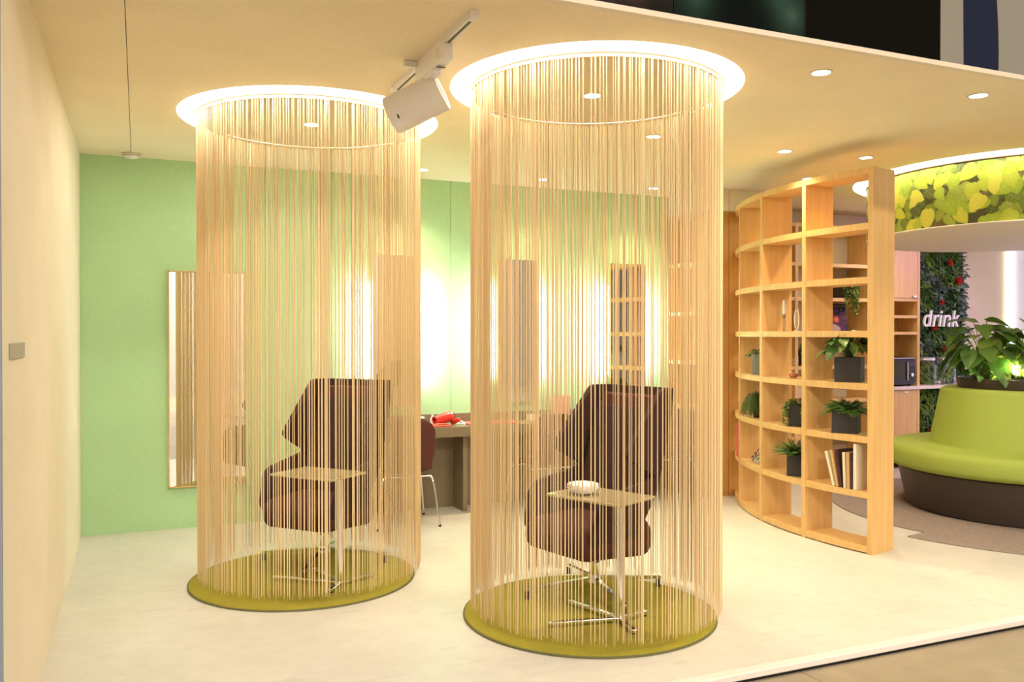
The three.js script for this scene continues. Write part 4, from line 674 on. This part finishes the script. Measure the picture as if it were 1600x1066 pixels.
{ // plant wall
  const x0 = 7.69, x1 = 8.60, y0 = 0.05, y1 = CEIL - 0.01, t = thing('living_wall', 'dense green plant wall with red flowers behind the white lettering', 'plant wall', V((x0 + x1) / 2, y0, VB2));
  const w = x1 - x0, h = y1 - y0; obj('backing', bx(w, h, 0.05, 0, h / 2, 0.026), std(lin(0.012, 0.02, 0.012), 0.9), t);
  const kinds = [leafGeo(1, 0.35, 0.5, 0.2, 3, 1), leafGeo(1, 0.75, 0.3, 0.2, 3, 1), leafGeo(1, 0.18, 0.7, 0.1, 3, 1)], sets = [[], [], [], []];
  const N = 5200; for (let i = 0; i < N; i++) { const x = rr(-w / 2, w / 2), y = rr(0, h), patch = noise(x * 5 + 20, y * 5, 64, 64, 77), k = patch < 0.38 ? 0 : patch < 0.55 ? 1 : patch < 0.68 ? 2 : 3, kd = [2, 0, 1, 0][k], s = [0.10, 0.075, 0.07, 0.06][k] * rr(0.7, 1.3); sets[k].push(placed(kinds[kd], [x, y, 0.045 + rr(0, 0.05)], rr(-1.2, 1.2), rr(-0.9, 0.7), rr(-1, 1), s)); }
  const cm = [lin(0.11, 0.24, 0.05), lin(0.24, 0.38, 0.07), lin(0.20, 0.30, 0.25), lin(0.09, 0.20, 0.06)].map((c) => phys({ color: c, roughness: 0.5, transmission: 0.2, thickness: 0, side: THREE.DoubleSide }));
  sets.forEach((s, i) => s.length && obj('foliage', s, cm[i], t, 'stuff'));
  const petal = leafGeo(0.05, 0.05, -0.5, 0.3, 3, 1), fm = std(lin(0.62, 0.012, 0.018), 0.5, { side: THREE.DoubleSide });
  for (const [px, py, s] of [[8.43, 2.02, 1.25], [8.30, 2.22, 1], [8.18, 1.78, 0.9], [8.06, 1.50, 1], [8.22, 1.26, 0.9], [8.02, 0.36, 1.5]]) {
    const gs = []; for (let r = 0; r < 3; r++) for (let k = 0; k < 8; k++) { const g = placed(petal, [0, 0, 0], 0, 1.25 - r * 0.42, 0, s * (0.6 + 0.25 * r)); g.rotateY(k * 0.785 + r * 0.4); gs.push(g); }
    const f = merge(gs); f.rotateX(Math.PI / 2); f.translate(px - (x0 + x1) / 2, py - y0, 0.10); obj('flower', f, fm, t);
  }
}
{ // lettering hung in front of the plant wall
  const font = await new FontLoader().loadAsync('fonts/droid/droid_sans_regular.typeface.json');
  const t = thing('drink_sign', 'white lettering reading drink, hung before the plant wall', 'sign', V(7.765, 1.505, 6.80));
  const g = new TextGeometry('drink', { font, size: 0.165, depth: 0.02, curveSegments: 5, bevelEnabled: true, bevelSize: 0.002, bevelThickness: 0.002, bevelSegments: 1 }); g.computeBoundingBox(); const bw = g.boundingBox.max.x; g.scale(0.545 / bw, 1, 1); g.applyMatrix4(new THREE.Matrix4().set(1, 0.18, 0, 0, 0, 1, 0, 0, 0, 0, 1, 0, 0, 0, 0, 1));
  obj('lettering', uvBox(g), std(lin(0.9, 0.9, 0.9), 0.4), t); obj('hanging_rod', rod([0.26, 0.17, 0.01], [0.26, CEIL - 1.50, 0.01], 0.008), M.black, t);
}
{ // light column and lilac back-lit wall panel
  const t = thing('light_column', 'tall glowing white light column behind the bench plants', 'light column', V(9.41, 0, VB2 - 0.05)); obj('lamp_tube', rb(0.14, CEIL - 0.1, 0.05, 0.01, 0, (CEIL - 0.1) / 2 + 0.05, 0), emis(lin(0.9, 0.92, 1), 0.5), t); obj('end_plate', bx(0.17, 0.05, 0.06, 0, 0.025, 0), M.white, t);
  rectLight('light_column_light', lin(0.86, 0.86, 1), 0.45, 0.13, 2.4, V(9.41, 1.35, VB2 - 0.08), V(9.41, 1.35, 5));
  const p = thing('lilac_light_panel', 'lilac back-lit wall panel at the right edge of the picture', 'light panel', V(9.87, 0, 5.55), 0); const a = Math.atan2(-1, 0.30);
  const L = 2.9, g = bx(0.05, CEIL - 0.02, L, 0, CEIL / 2, 0), dir = new THREE.Vector3(0.32, 0, 1).normalize(); const yaw = Math.atan2(dir.x, dir.z); g.rotateY(yaw); obj('lamp_diffuser', g, emis(lin(0.62, 0.52, 1), 0.06), p);
  const f = bx(0.06, 0.05, L, 0.02, 0.025, 0); f.rotateY(yaw); obj('foot_rail', f, M.white, p);
  const nrm = new THREE.Vector3(-dir.z, 0, dir.x); const c = V(9.87, 1.35, 5.55).add(nrm.clone().multiplyScalar(0.04)); const l = new THREE.RectAreaLight(lin(0.60, 0.53, 1), LAVENDER, L * 0.95, 2.4); l.name = 'lilac_panel_light'; l.position.copy(c); l.lookAt(c.clone().add(nrm)); scene.add(l);
}

{ // lilac wall washer that tints the kitchen wall, on the ceiling right of the picture
  const t = thing('lilac_wall_washer', 'small white lilac-glowing ceiling spotlight at the right end of the lounge', 'spotlight', V(9.3, CEIL, 4.6));
  obj('mount', cyl(0.04, 0.04, 0.03, 0, -0.03, 0, 24), M.lampWhite, t);
  const a = new THREE.Vector3(-1.6, -1.2, -2.2).normalize(), hd = lathe([[0, 0], [0.04, 0], [0.045, 0.01], [0.045, 0.12], [0.04, 0.12], [0.038, 0.1]], 28), ln = cyl(0.037, 0.037, 0.004, 0, 0.1, 0, 24), q = new THREE.Quaternion().setFromUnitVectors(new THREE.Vector3(0, 1, 0), a);
  for (const g of [hd, ln]) { g.applyQuaternion(q); g.translate(0, -0.07, 0); }
  obj('lamp_head', hd, M.lampWhite, t); obj('lamp_lens', ln, emis(lin(0.9, 0.5, 1), 1), t);
  const l = new THREE.SpotLight(lin(0.80, 0.38, 1), 3.0, 0, 0.62, 0.8, 2); l.position.copy(t.position).add(new THREE.Vector3(0, -0.07, 0)).add(a.clone().multiplyScalar(0.13)); l.target.position.copy(V(7.5, 1.35, 6.9)); l.castShadow = true; l.shadow.radius = 2; l.name = 'wall_washer_lamp'; scene.add(l, l.target);
}

renderer.render(scene, camera);
